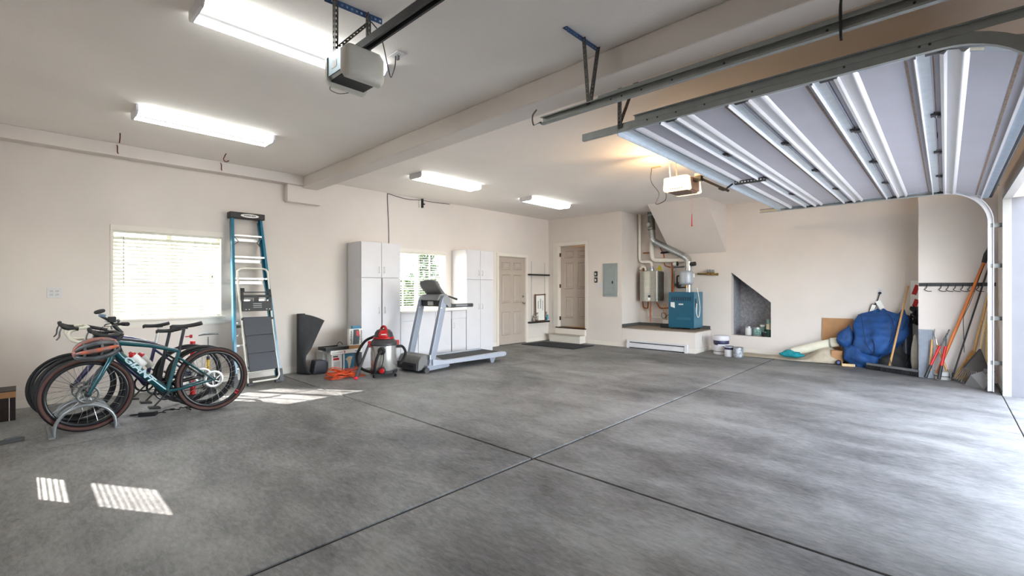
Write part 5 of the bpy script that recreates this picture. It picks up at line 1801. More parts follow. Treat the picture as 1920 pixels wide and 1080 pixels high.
# floor pumps behind the bicycles
fp = thing('floor_pump', 'yellow and black floor pump with a silver tee handle behind the bicycles', 'pump', (1.60, 6.62, 0))
MB().cyl((1.60, 6.62, 0.03), (1.60, 6.62, 0.46), 0.018, n=14).build('barrel', black_m, fp, smooth=40)
MB().cyl((1.60, 6.62, 0.28), (1.60, 6.62, 0.42), 0.019, n=14).build('yellow_sleeve', mat('yellow_plastic', (206, 170, 50), 0.4), fp, smooth=40)
MB().cyl((1.60, 6.62, 0.46), (1.60, 6.62, 0.70), 0.007, n=8).build('rod', chrome_m, fp, smooth=40)
MB().tube([(1.50, 6.62, 0.725), (1.56, 6.62, 0.735), (1.64, 6.62, 0.735), (1.71, 6.62, 0.73)], [0.008, 0.013, 0.013, 0.009], 10).build('handle', dgalv_m, fp, smooth=60)
MB().box(1.52, 1.68, 6.57, 6.67, 0.0, 0.03).build('foot_plate', black_m, fp, bevel=0.005)
fr_ = thing('red_pump', 'red and white upright tube behind the teal rear wheel', 'pump', (1.44, 6.62, 0))
MB().cyl((1.44, 6.62, 0.02), (1.44, 6.62, 0.22), 0.03, n=14).build('tube_segment', red_m, fr_, smooth=40)
MB().cyl((1.44, 6.62, 0.22), (1.44, 6.62, 0.45), 0.022, n=14).build('tube_segment', lgrey_m, fr_, smooth=40)
MB().cyl((1.44, 6.62, 0.45), (1.44, 6.62, 0.66), 0.028, n=14).build('tube_segment', red_m, fr_, smooth=40)
MB().lathe([(0.06, 0), (0.06, 0.012), (0.03, 0.02)], (1.44, 6.62, 0), n=16).build('foot', black_m, fr_)

# far left: carton and bar
cb = thing('dark_carton', 'dark printed carton with a tan lid cut by the left edge', 'box', (-0.22, 6.85, 0))
dkp_m = mat('dark_brown_print', (46, 32, 30), 0.5, var=0.2, scale=12)
MB().box(-0.43, -0.015, 6.68, 7.0, 0.0, 0.225).build('carton', dkp_m, cb)
MB().box(-0.43, -0.013, 6.678, 7.002, 0.226, 0.285).build('carton_lid', card_m, cb)
MB().box(-0.43, -0.012, 6.677, 7.003, 0.285, 0.292).build('lid_edge', dkp_m, cb)
MB().box(-0.060, -0.055, 6.6775, 6.6795, 0.0, 0.225).build('print', paper_m, cb)
for z in (0.05, 0.12, 0.17):
    MB().box(-0.16, -0.125, 6.6775, 6.6795, z, z + 0.03).build('print', skin_print_m, cb)
fb = thing('black_bar', 'flat black metal bar on the floor at the left edge', 'bar', (-0.1, 5.72, 0))
MB().obox((-0.12, 5.715, 0.016), (0.32, 0.05, 0.030), (0, 0, 0.28)).build('bar_body', black_m, fb, bevel=0.004)
MB().obox((-0.03, 5.735, 0.036), (0.09, 0.02, 0.012), (0, 0, 0.28)).build('bar_clip', dark_m, fb)

# ------------------------------------------------------------------ end wall fittings
ep = thing('breaker_panel', 'grey steel breaker panel on the end wall', 'breaker panel', (9.15, 5.525, 1.11))
pgrey = mat('panel_grey', (152, 162, 162), 0.45, 0.2, var=0.03)
MB().box(9.128, 9.149, 5.34, 5.71, 1.11, 1.855).build('panel_frame', pgrey, ep, bevel=0.003)
MB().box(9.118, 9.1275, 5.375, 5.675, 1.16, 1.74).build('panel_door', pgrey, ep, bevel=0.002)
MB().box(9.111, 9.1178, 5.44, 5.47, 1.40, 1.455).build('latch', black_m, ep)
for z, lb in ((1.565, 'black remote button unit, upper of two beside the breaker panel'), (1.425, 'black remote button unit, lower of two beside the breaker panel')):
    k = thing('wall_button', lb, 'wall control', (9.15, 5.90, z))
    MB().box(9.128, 9.149, 5.865, 5.94, z, z + 0.12).build('case', black_m, k, bevel=0.004)
    MB().box(9.122, 9.1278, 5.885, 5.925, z + 0.03, z + 0.085).build('button', lgrey_m, k, bevel=0.002)
sw = thing('switch_plate', 'white triple switch plate beside the breaker panel', 'switch', (9.15, 5.79, 1.30))
MB().box(9.144, 9.149, 5.715, 5.875, 1.30, 1.415).build('plate', white_m, sw, bevel=0.002)
for y in (5.745, 5.795, 5.845):
    MB().box(9.138, 9.1438, y - 0.008, y + 0.008, 1.335, 1.38).build('rocker', white_m, sw)
bh = thing('baseboard_heater', 'long white baseboard heater on the platform front', 'heater', (9.11, 4.42, 0))
MB().box(9.085, 9.137, 3.80, 5.02, 0.02, 0.115).build('front_panel', white_m, bh, bevel=0.004)
MB().box(9.10, 9.137, 3.80, 5.02, 0.118, 0.132).build('vent_slot', dark_m, bh)
MB().box(9.095, 9.137, 3.80, 5.02, 0.135, 0.165).build('top_panel', white_m, bh, bevel=0.004)
for y0, y1 in ((3.74, 3.80), (5.02, 5.08)):
    MB().box(9.075, 9.137, y0, y1, 0.0, 0.172).build('end_cap', white_m, bh, bevel=0.004)
MB().box(9.10, 9.137, 3.80, 5.02, 0.004, 0.018).build('toe_gap', black_m, bh)
outlet('wall_outlet', (9.55, 3.604, 0.27), (0, -1, 0), (0, 0, 1), 'small outlet on the side of the boiler platform')

# ------------------------------------------------------------------ boiler alcove
bo = thing('boiler', 'teal cast iron boiler on the alcove platform', 'boiler', (9.70, 4.02, 0.433))
tealb_m = mat('teal_enamel', (6, 84, 110), 0.4, 0.1, var=0.06, scale=5)
teals_m = mat('blue_grey_enamel', (70, 122, 146), 0.4, 0.1, var=0.05, scale=5)
BX, BY0, BY1, BZ0, BZ1 = 9.46, 3.76, 4.30, 0.472, 1.215
MB().box(BX + 0.006, 9.93, BY0, BY1, BZ0, BZ1).build('jacket', teals_m, bo, bevel=0.004)
MB().box(BX - 0.006, BX + 0.005, BY0, BY1, BZ0, BZ1).build('front_panel', tealb_m, bo, bevel=0.003)
for k in range(9):
    y = BY0 + 0.06 + k * 0.048
    MB().box(BX - 0.0085, BX - 0.0062, y, y + 0.030, 1.035, 1.115).build('louvre', mat('dark_teal', (6, 44, 66), 0.5), bo)
MB().box(BX - 0.0085, BX - 0.0062, 3.98, 4.08, 0.945, 0.975).build('name_plate', lgrey_m, bo)
MB().prism([(4.16, 0.88), (4.165, 1.0), (4.25, 1.0), (4.25, 0.91)], (BX - 0.0085, 0, 0), (0, 1, 0), (0, 0, 1), (0.002, 0, 0)).build('tag', paper_m, bo)
m = MB()
for k in range(9):
    MB().box(BX - 0.0080, BX - 0.0062, 3.84 + k * 0.033, 3.85 + k * 0.033, 0.64, 0.69).build('louvre', teals_m, bo)
for y in (BY0 + 0.06, BY1 - 0.06):
    for x in (BX + 0.05, 9.88):
        MB().box(x - 0.025, x + 0.025, y - 0.025, y + 0.025, 0.434, BZ0).build('foot', dark_m, bo)
MB().tube(smoothpath([(9.60, BY0 - 0.008, 1.30), (9.66, BY0 - 0.012, 1.15), (9.74, BY0 - 0.012, 0.90), (9.70, BY0 - 0.012, 0.72), (9.62, BY0 - 0.012, 0.70), (9.55, BY0 - 0.012, 0.80), (9.57, BY0 - 0.012, 0.98)], 6), 0.010, 8).build('white_hose', pvc_m, bo, smooth=60)
MB().box(9.52, 9.58, BY0 - 0.004, BY0, 0.90, 1.08).build('side_slot', black_m, bo)

wh = thing('water_heater', 'stainless tankless water heater on the alcove wall', 'water heater', (9.82, 4.88, 1.0))
ss2_m = mat('brushed_steel', (176, 174, 166), 0.3, 0.9, var=0.06, scale=3, stretch=(1, 1, 8))
prof = [(4.655, 0.06), (4.67, 0.02), (4.70, 0.0), (4.86, -0.012), (5.06, 0.0), (5.09, 0.02), (5.105, 0.06), (5.105, 0.26), (4.655, 0.26)]
MB().prism(prof, (9.68, 0, 1.0), (0, 1, 0), (1, 0, 0), (0, 0, 0.68)).build('heater_case', ss2_m, wh, smooth=30)
MB().box(9.695, 9.94, 4.630, 4.654, 1.02, 1.66).build('side_panel', dgalv_m, wh)
MB().box(9.660, 9.668, 4.82, 4.87, 1.09, 1.14).build('control_pad', dark_m, wh)
MB().box(9.660, 9.668, 4.82, 4.87, 1.03, 1.08).build('rating_label', paper_m, wh)
MB().lathe([(0.06, 0), (0.06, 0.05), (0.045, 0.055), (0.045, 0.10)], (9.80, 4.86, 1.68), n=16).build('flue_collar', galv_m, wh, smooth=40)

fl_ = thing('boiler_flue', 'galvanised boiler flue slanting up to the alcove ceiling', 'flue pipe', (9.74, 4.0, 1.215))
seg = [(9.74, 3.985, 1.215), (9.74, 3.985, 1.86), (9.74, 4.08, 1.98), (9.74, 4.74, 2.33), (9.74, 4.80, 2.42), (9.74, 4.82, 2.62)]
MB().tube([seg[0], seg[1]], 0.065, 20).build('vertical_pipe', mat('bright_galvanised', (206, 210, 210), 0.28, 0.9, var=0.08, scale=16), fl_, smooth=40)
MB().tube([seg[1], (9.74, 4.0, 1.93), seg[2]], 0.068, 20).build('elbow', MATS['bright_galvanised'], fl_, smooth=40)
MB().tube([seg[2], seg[3]], 0.066, 20).build('slanted_pipe', galv_m, fl_, smooth=40)
MB().tube([seg[3], (9.74, 4.79, 2.37), seg[4]], 0.068, 20).build('elbow', MATS['bright_galvanised'], fl_, smooth=40)
MB().tube([seg[4], seg[5]], 0.066, 20).build('riser', galv_m, fl_, smooth=40)
MB().tube([(9.74, 4.82, 2.60), (9.74, 4.84, 3.006)], 0.078, 20).build('riser_sleeve', dgalv_m, fl_, smooth=40)
for z in (2.62, 2.92):
    MB().tube([(9.74, 4.83, z), (9.74, 4.832, z + 0.03)], 0.083, 20).build('band', galv_m, fl_, smooth=40)
MB().lathe([(0.05, 0), (0.05, 0.02), (0.035, 0.028)], (9.67, 4.86, 2.72), (-1, 0.4, 0), 16).build('draft_regulator', lgrey_m, fl_, smooth=40)
MB().lathe([(0.045, 0), (0.045, 0.09), (0.03, 0.10)], (9.70, 3.91, 1.80), (-0.2, -1, 0.1), 14).build('vent_damper', black_m, fl_, smooth=40)

et = thing('expansion_tank', 'light grey expansion tank hanging above the teal boiler', 'tank', (9.55, 3.95, 1.36))
MB().lathe([(0.03, 0.0), (0.09, 0.008), (0.135, 0.03), (0.143, 0.06), (0.143, 0.25), (0.135, 0.28), (0.09, 0.302), (0.03, 0.31)], (9.55, 3.95, 1.36), n=26).build('tank_shell', mat('tank_grey', (172, 178, 186), 0.3, 0.1, var=0.03), et, smooth=50)
MB().box(9.53, 9.60, 3.80, 3.812, 1.52, 1.60).build('tank_label', paper_m, et)
MB().cyl((9.55, 3.95, 1.30), (9.55, 3.95, 1.37), 0.02, n=10).build('tank_fitting', brass_m, et)


def pipe(name, pts, r, m, label, cat='pipe', group=None, n=10):
    o = MB().tube([V(p) for p in pts], r, n).build(name, m, loc=pts[0], smooth=60)
    return tag(o, label, cat, group)


def rpipe(pts, rad=0.05, k=4):
    """round the corners of a polyline"""
    P = [V(p) for p in pts]
    out = [P[0]]
    for i in range(1, len(P) - 1):
        a, b_, c = P[i - 1], P[i], P[i + 1]
        d1 = min(rad, (a - b_).length * 0.45); d2 = min(rad, (c - b_).length * 0.45)
        s, e = b_ + (a - b_).normalized() * d1, b_ + (c - b_).normalized() * d2
        for j in range(k + 1):
            t_ = j / k
            out.append(s * (1 - t_) ** 2 + b_ * 2 * t_ * (1 - t_) + e * t_ * t_)
    out.append(P[-1])
    return out


pipe('pvc_pipe', rpipe([(9.84, 5.17, 3.006), (9.84, 5.17, 1.90), (9.84, 4.88, 1.89), (9.82, 4.86, 1.785)], 0.09), 0.033, pvc_m, 'tall thin white pvc vent running up the alcove corner')
pipe('pvc_pipe', rpipe([(9.89, 4.90, 2.36), (9.89, 4.89, 1.93), (9.89, 4.12, 1.90)], 0.11), 0.052, pvc_m, 'thick white pvc pipe bending behind the slanted flue')
pipe('pvc_pipe', rpipe([(9.84, 5.16, 1.74), (9.84, 5.10, 1.80), (9.84, 5.02, 1.77), (9.84, 5.01, 1.69)], 0.05), 0.03, pvc_m, 'short white pvc elbow over the left of the water heater')
pipe('pvc_pipe', rpipe([(9.88, 4.95, 0.995), (9.88, 5.03, 0.83), (9.88, 4.97, 0.78), (9.88, 4.97, 0.64), (9.86, 4.64, 0.63)], 0.03), 0.013, pvc_m, 'thin white drain pipe under the water heater')
cop = [([(9.92, 4.43, 1.95), (9.92, 4.43, 0.86), (9.90, 4.70, 0.84), (9.86, 4.76, 0.98)], 0.016, 'copper pipe looping under the right of the water heater'),
       ([(9.88, 4.38, 1.72), (9.88, 4.38, 1.05), (9.88, 4.33, 1.0)], 0.018, 'short copper riser beside the boiler'),
       ([(9.93, 5.12, 1.80), (9.93, 5.14, 0.95), (9.90, 5.10, 0.84), (9.86, 4.98, 0.83), (9.84, 4.96, 0.99)], 0.016, 'copper pipe dropping along the left of the water heater'),
       ([(9.84, 4.90, 0.995), (9.84, 4.90, 0.52)], 0.014, 'straight copper drop under the middle of the water heater'),
       ([(9.92, 4.72, 2.22), (9.92, 4.62, 2.06), (9.92, 4.60, 1.80), (9.90, 4.46, 1.76)], 0.012, 'thin bent copper pipe under the slanted flue'),
       ([(9.93, 5.13, 2.11), (9.93, 4.94, 2.11)], 0.014, 'short horizontal copper pipe between the two pvc pipes')]
for p, r_, lb in cop:
    pipe('copper_pipe', rpipe(p, 0.04), r_, copper_m, lb, group='copper pipes in the alcove')
blk = mat('black_iron', (38, 36, 34), 0.5, 0.5)
pipe('iron_pipe', rpipe([(9.70, 3.98, 1.31), (9.70, 4.22, 1.31), (9.70, 4.22, 1.56), (9.70, 4.06, 1.56)], 0.03), 0.016, blk, 'black iron pipe stepping up beside the expansion tank')
pipe('iron_pipe', rpipe([(9.80, 4.10, 1.76), (9.80, 4.34, 1.75), (9.80, 4.33, 1.36), (9.80, 4.20, 1.30)], 0.03), 0.017, dgalv_m, 'dark pipe bending down left of the expansion tank')
pipe('iron_pipe', rpipe([(9.90, 4.68, 2.09), (9.90, 4.46, 2.10)], 0.03), 0.020, blk, 'short black pipe under the slanted flue')
pipe('copper_pipe', rpipe([(9.90, 3.86, 1.60), (9.90, 3.62, 1.59), (9.88, 3.44, 1.585)], 0.02), 0.02, brass_m, 'brassy pipe run ending right of the expansion tank')
vz = [(9.89, 3.62, 1.60), (9.89, 3.54, 1.595)]
for c, lb in zip(vz, ('brass zone valve nearer the expansion tank', 'brass zone valve nearer the bare wall')):
    k = thing('zone_valve', lb, 'valve', c)
    MB().obox(c, (0.06, 0.06, 0.065)).build('valve_body', brass_m, k, bevel=0.006)
    MB().obox((c[0] - 0.01, c[1], c[2] + 0.06), (0.06, 0.055, 0.05)).build('valve_head', grey_m, k, bevel=0.004)
MB_ = MB().lathe([(0.028, 0), (0.028, 0.03), (0.016, 0.04)], (9.88, 3.46, 1.585), (0, -1, 0), 14)
tag(MB_.build('pipe_cap', brass_m, loc=(9.88, 3.46, 1.585), smooth=40), 'round brass cap at the free end of the pipe run', 'pipe fitting')
cp = thing('circulator_pump', 'dark circulator pump between water heater and boiler', 'pump', (9.78, 4.22, 1.36))
MB().lathe([(0.03, -0.06), (0.05, -0.05), (0.05, 0.03), (0.035, 0.05)], (9.78, 4.22, 1.38), (-1, -0.2, 0.2), 16).build('pump_body', dgalv_m, cp, smooth=40)
MB().obox((9.74, 4.15, 1.40), (0.05, 0.05, 0.05)).build('wiring_box', lgrey_m, cp, bevel=0.004)
MB().obox((9.84, 4.30, 1.375), (0.05, 0.06, 0.05)).build('pump_flange', blk, cp, bevel=0.004)
av = thing('air_valve', 'white valve body beside the slanted flue end', 'valve', (9.82, 4.33, 1.82))
MB().lathe([(0.03, 0), (0.045, 0.01), (0.045, 0.09), (0.03, 0.10)], (9.82, 4.36, 1.82), (0, -1, 0.1), 16).build('valve_body', lgrey_m, av, smooth=40)
MB().lathe([(0.05, 0.09), (0.05, 0.105)], (9.82, 4.36, 1.82), (0, -1, 0.1), 16).build('valve_ring', black_m, av, smooth=40)
m = MB()
random.seed(5)
for k in range(14):
    a = random.random() * 6.28
    p = V((9.80, 4.66, 1.74))
    m.obox(p + V((0.0, 0.06 * math.cos(a) * random.random(), 0.05 * math.sin(a) * random.random())), (0.003, 0.05, 0.03), (a, 0.4 * random.random(), 0))
tag(m.build('yellow_tag', mat('yellow_tag_paper', (186, 168, 40), 0.6), loc=(9.80, 4.66, 1.70)), 'crumpled yellow tags on top of the water heater', 'tag')
pb = thing('condensate_pump', 'white condensate pump on a black base left of the boiler', 'pump', (9.72, 4.47, 0.433))
MB().box(9.66, 9.80, 4.34, 4.58, 0.434, 0.52).build('base', black_m, pb, bevel=0.005)
MB().box(9.69, 9.78, 4.40, 4.54, 0.521, 0.60).build('pump_box', pvc_m, pb, bevel=0.006)
for k, (dy, mm) in enumerate(((0.0, 'yellow_plastic'), (0.03, 'yellow_plastic'), (0.05, 'yellow_plastic'))):
    m = MB().tube(smoothpath([(9.78, 4.56 - dy, 0.95), (9.76, 4.55 - dy * 1.6, 0.80), (9.75, 4.50 - dy * 0.4, 0.68), (9.75, 4.49 - dy * 0.2, 0.60)], 5), 0.006, 6)
    tag(m.build('yellow_wire', mat('amber_wire', (206, 138, 34), 0.5), loc=(9.78, 4.56 - dy, 0.95), smooth=60), ('amber wire looping to the pump, leftmost', 'amber wire looping to the pump, middle', 'amber wire looping to the pump, rightmost')[k], 'wire')
m = MB().tube(smoothpath([(9.70, 4.50, 0.62), (9.67, 4.55, 0.66), (9.67, 4.55, 0.74), (9.67, 4.48, 0.75), (9.67, 4.44, 0.68), (9.67, 4.49, 0.64), (9.67, 4.40, 0.72), (9.70, 4.31, 0.80)], 6), 0.006, 6)
tag(m.build('black_wire', black_m, loc=(9.70, 4.50, 0.62), smooth=60), 'black coiled cord on the condensate pump', 'wire')
MB_ = MB().box(9.94, 9.968, 4.46, 4.56, 1.02, 1.66)
tag(MB_.build('wall_channel', lgrey_m, loc=(9.95, 4.5, 1.02)), 'grey wall channel right of the water heater', 'conduit')


# ------------------------------------------------------------------ paint cans
def can(x, y, z, r, h, label, body, band=None, lid=None, name='paint_can', handle_=False, extra=None):
    k = thing(name, label, 'can' if name == 'paint_can' else 'bucket', (x, y, z), None)
    MB().lathe([(r * 0.97, 0), (r, 0.004), (r, h - 0.01), (r * 1.03, h - 0.008), (r * 1.03, h)], (x, y, z), n=22).build('body', body, k, smooth=40)
    if band:
        b0, b1, bm = band
        MB().lathe([(r * 1.001, b0), (r * 1.006, b0 + 0.001), (r * 1.006, b1 - 0.001), (r * 1.001, b1)], (x, y, z), n=22).build('label_band', bm, k, smooth=40)
    MB().lathe([(r * 0.95, h), (r * 0.93, h + 0.004), (r * 0.8, h + 0.002)], (x, y, z), n=22).build('lid', lid or galv_m, k, smooth=40)
    return k


navy_m = mat('navy_label', (44, 46, 84), 0.5, var=0.2, scale=30)
green_m = mat('green_label', (20, 96, 84), 0.5, var=0.25, scale=30, col2=(150, 170, 160))
cream_l = mat('cream_label', (206, 196, 168), 0.6)
dgreen_m = mat('dark_green_label', (14, 70, 58), 0.5, var=0.2)
k = can(9.50, 3.235, 0.0, 0.142, 0.36, 'white plastic bucket with a navy label on the floor', white_m, (0.20, 0.27, navy_m), white_m, name='paint_bucket')
MB().lathe([(0.147, 0.285), (0.153, 0.29), (0.153, 0.36), (0.147, 0.365)], (9.50, 3.235, 0), n=24).build('bucket_rim', white_m, k, smooth=40)
MB().lathe([(0.1425, 0.05), (0.1435, 0.051), (0.1435, 0.06), (0.1425, 0.061)], (9.50, 3.235, 0), n=24).build('dark_stripe', dark_m, k, smooth=40)
MB().obox((9.37, 3.29, 0.20), (0.004, 0.08, 0.035), (0, 0, -0.4)).build('black_mark', black_m, k)
k = can(9.27, 3.01, 0.0, 0.083, 0.19, 'white paint can with a blue top band, in front of the bucket', white_m, (0.13, 0.175, navy_m), navy_m)
k = can(9.20, 2.83, 0.0, 0.085, 0.19, 'scuffed silver paint can, rightmost on the floor', galv_m, (0.02, 0.17, mat('mixed_label', (190, 194, 200), 0.5, var=0.4, scale=22, col2=(84, 90, 98))))
NZ = 0.341
can(10.05, 2.895, NZ, 0.058, 0.19, 'grey paint can at the left of the niche', galv_m, (0.02, 0.16, lgrey_m))
can(10.06, 2.74, NZ, 0.075, 0.175, 'silver paint can with a green label, second in the niche', galv_m, (0.03, 0.15, green_m))
can(10.20, 2.66, NZ, 0.065, 0.225, 'tall pale can with a teal label, behind in the niche', lgrey_m, (0.03, 0.19, green_m))
can(10.06, 2.60, NZ, 0.045, 0.09, 'small black can in the niche', black_m)
can(10.08, 2.528, NZ, 0.055, 0.145, 'dark green can at the right of the niche, bottom of its stack', dgreen_m, (0.02, 0.12, dgreen_m))
can(10.08, 2.528, NZ + 0.151, 0.055, 0.10, 'cream can on the dark green can in the niche', cream_l)
can(10.08, 2.528, NZ + 0.257, 0.050, 0.085, 'small teal can on top of the niche stack', green_m)

# ------------------------------------------------------------------ heap along the end wall
random.seed(9)
canvas_m = mat('canvas_cloth', (186, 174, 154), 0.9, var=0.08, scale=12, bump=0.3, bscale=160)


def drop(u, v):
    y = 2.92 - 1.62 * u
    x0 = 9.38 + 0.10 * u + 0.03 * math.sin(u * 7)
    x = x0 + (9.93 - x0) * v
    z = 0.012 + 0.10 * max(0, u - 0.25) * math.sin(v * PI) + 0.20 * math.exp(-((u - 0.86) / 0.12) ** 2) * math.sin(min(1, v * 1.2) * PI) ** 0.7
    z += 0.018 * math.sin(u * 31 + v * 9) * v * (1 - v) * 3 * (0.3 + u) + 0.012 * math.sin(u * 13 - v * 17) * (0.2 + u) * min(1, v * 4)
    if u < 0.35:
        z = min(z, 0.012 + 0.03 * v + 0.02 * u)
    return (x, y, max(0.006, z))


MBd = MB().grid(drop, 60, 22)
tag(MBd.build('drop_cloth', canvas_m, loc=(9.6, 2.1, 0), smooth=80, thick=0.006), 'rumpled beige canvas drop cloth along the wall base', 'cloth')
wr = thing('carpet_roll', 'cream roll lying across the beige drop cloth', 'roll', (9.66, 1.75, 0.17))
MB().tube(smoothpath([(9.68, 2.05, 0.14), (9.70, 1.85, 0.20), (9.72, 1.60, 0.29), (9.74, 1.44, 0.34)], 4), [0.06, 0.068, 0.072, 0.074, 0.076, 0.077, 0.078, 0.078, 0.078, 0.078, 0.077, 0.076, 0.074], 16, flat=0.8).build('roll_body', mat('cream_foam', (224, 220, 200), 0.8, var=0.04), wr, smooth=60)
MB().tube([(9.72, 1.46, 0.345), (9.70, 1.34, 0.37)], [0.082, 0.08], 16, flat=0.8).build('roll_end', MATS['cream_foam'], wr, smooth=60)
MB().tube([(9.715, 1.475, 0.34), (9.715, 1.46, 0.342)], 0.086, 16, flat=0.8).build('roll_band', grey_m, wr, smooth=60)
tc_m = mat('teal_cloth', (0, 140, 150), 0.75, var=0.15, scale=14, bump=0.3, bscale=40)


def lump(c, rx, ry, rz, seed, amp=0.18, nu=26, nv=14):
    rnd = random.Random(seed)
    ph = [rnd.random() * 6.28 for _ in range(8)]
    m = MB().ell((0, 0, 0), (1, 1, 1), nu=nu, nv=nv)
    for p in m.v:
        k = 1 + amp * (math.sin(3 * p.x + ph[0]) * math.sin(4 * p.y + ph[1]) + 0.5 * math.sin(7 * p.y + 5 * p.z + ph[2]) + 0.35 * math.sin(9 * p.x - 6 * p.z + ph[3]))
        p.x *= rx * k; p.y *= ry * k; p.z *= rz * k
        p.x += c[0]; p.y += c[1]; p.z += c[2]
    for p in m.v:
        p.z = max(p.z, c[2] - rz * 0.75)
    return m


tag(lump((9.50, 2.03, 0.108), 0.10, 0.19, 0.065, 4).build('teal_rag', tc_m, loc=(9.50, 2.03, 0.04), smooth=80), 'bright teal rag lying on the drop cloth', 'cloth')
MB_ = MB().add([(9.905, 1.17, 0.03), (9.955, 1.17, 0.765), (9.955, 1.63, 0.76), (9.905, 1.63, 0.03), (9.913, 1.17, 0.03), (9.963, 1.17, 0.765), (9.963, 1.63, 0.76), (9.913, 1.63, 0.03)], [(0, 1, 2, 3), (7, 6, 5, 4), (0, 4, 5, 1), (1, 5, 6, 2), (2, 6, 7, 3), (3, 7, 4, 0)])
tag(MB_.build('cardboard_sheet', card_m, loc=(9.93, 1.4, 0.03)), 'brown cardboard sheet leaning on the wall behind the blue blanket', 'cardboard')

blue_q = mat('blue_quilt', (20, 74, 136), 0.7, var=0.2, scale=7, bump=0.8, bscale=26)
qb = thing('blue_blanket', 'bundled blue quilted blanket slumped against the wall', 'blanket', (9.62, 0.85, 0))


def bag(yc, ry, xc, rx, Z, fold, seed, nz=30, nt=48):
    """rings of a slumped bundle: yc/ry/xc/rx are lists over height fractions"""
    rnd = random.Random(seed)
    ph = [rnd.random() * 6.28 for _ in range(6)]

    def ip(l_, t_):
        k = t_ * (len(l_) - 1)
        i = min(int(k), len(l_) - 2)
        f = k - i
        f = f * f * (3 - 2 * f)
        return l_[i] * (1 - f) + l_[i + 1] * f

    def fn(u, v):
        a = 2 * PI * u
        z = Z[0] + (Z[1] - Z[0]) * v
        w = 1 + fold * (0.5 * math.sin(5 * a + 3.5 * v + ph[0]) + 0.35 * math.sin(9 * a - 7 * v + ph[1]) + 0.25 * math.sin(3 * a + 11 * v + ph[2]))
        y = ip(yc, v) + ip(ry, v) * math.cos(a) * w
        x = ip(xc, v) - ip(rx, v) * math.sin(a) * w
        z += 0.03 * math.sin(2 * a + ph[3]) * v + 0.02 * math.sin(6 * a + 9 * v) * math.sin(v * PI)
        return (min(x, 9.94), y, max(z, 0.004))
    m = MB().grid(fn, nt, nz)
    return m


m = bag([0.86, 0.87, 0.86, 0.82, 0.80, 0.79, 0.79, 0.79], [0.10, 0.24, 0.31, 0.33, 0.335, 0.33, 0.31, 0.05], [9.55, 9.55, 9.58, 9.62, 9.66, 9.70, 9.76, 9.80], [0.05, 0.17, 0.20, 0.20, 0.17, 0.14, 0.10, 0.02], (0.16, 0.93), 0.15, 11)
m.build('bundle', blue_q, qb, smooth=80)
bag([0.98, 1.03, 1.05, 1.03], [0.14, 0.24, 0.20, 0.05], [9.55, 9.56, 9.58, 9.60], [0.12, 0.20, 0.16, 0.03], (0.0, 0.42), 0.12, 5, 18, 36).build('base_fold', blue_q, qb, smooth=80)
bag([1.22, 1.24, 1.24, 1.20], [0.06, 0.13, 0.12, 0.03], [9.60, 9.60, 9.62, 9.65], [0.06, 0.12, 0.10, 0.03], (0.28, 0.64), 0.12, 8, 16, 30).build('side_fold', blue_q, qb, smooth=80)
bag([0.60, 0.57, 0.53, 0.50], [0.06, 0.10, 0.10, 0.03], [9.66, 9.66, 9.68, 9.70], [0.06, 0.10, 0.08, 0.02], (0.52, 0.93), 0.12, 3, 14, 26).build('corner_fold', blue_q, qb, smooth=80)
qd = mat('dark_blue_piping', (12, 36, 70), 0.7)
for pts in ([(9.41, 0.83, 0.20), (9.385, 0.92, 0.36), (9.41, 0.97, 0.55), (9.50, 1.00, 0.72), (9.60, 1.03, 0.86)],
            [(9.43, 0.76, 0.20), (9.42, 0.66, 0.42), (9.47, 0.60, 0.60), (9.55, 0.62, 0.78), (9.62, 0.68, 0.88)],
            [(9.385, 0.84, 0.22), (9.37, 0.83, 0.35), (9.40, 0.86, 0.48)]):
    MB().tube(smoothpath(pts, 5), 0.006, 5).build('seam', qd, qb, smooth=60)
dtarp = mat('dark_tarp', (40, 42, 44), 0.8, var=0.2, scale=10, bump=0.4, bscale=14)
tag(bag([0.62, 0.62, 0.60, 0.58], [0.20, 0.22, 0.14, 0.03], [9.66, 9.66, 9.68, 9.70], [0.18, 0.18, 0.10, 0.02], (0.0, 0.50), 0.10, 17, 16, 36).build('dark_tarp', dtarp, loc=(9.66, 0.62, 0), smooth=80), 'dark tarp bunched under the right of the blue blanket', 'tarp')
wl = thing('caster_wheel', 'small black wheel on the floor left of the blue blanket', 'wheel', (9.45, 1.30, 0.045))
MB().ring((9.45, 1.32, 0.045), (1, 0.5, 0), 0.034, 0.011, 24, 8).build('tyre', rubber_m, wl, smooth=60)
MB().lathe([(0.024, -0.008), (0.024, 0.008)], (9.45, 1.32, 0.045), (1, 0.5, 0), 14).build('hub', mat('blue_hub', (70, 80, 130), 0.5), wl, smooth=30)
MB_ = MB().obox((9.42, 1.18, 0.022), (0.06, 0.18, 0.04), (0, 0, 0.25))
tag(MB_.build('wood_offcut', pwood_m, loc=(9.42, 1.18, 0.002), bevel=0.003), 'pale wood offcut on the floor before the blue blanket', 'wood')
MB_ = MB().obox((9.62, 1.36, 0.12), (0.16, 0.16, 0.22), (0, 0, 0.1))
tag(MB_.build('brown_carton', card_m, loc=(9.62, 1.36, 0.01)), 'brown carton half hidden behind the small wheel', 'box')

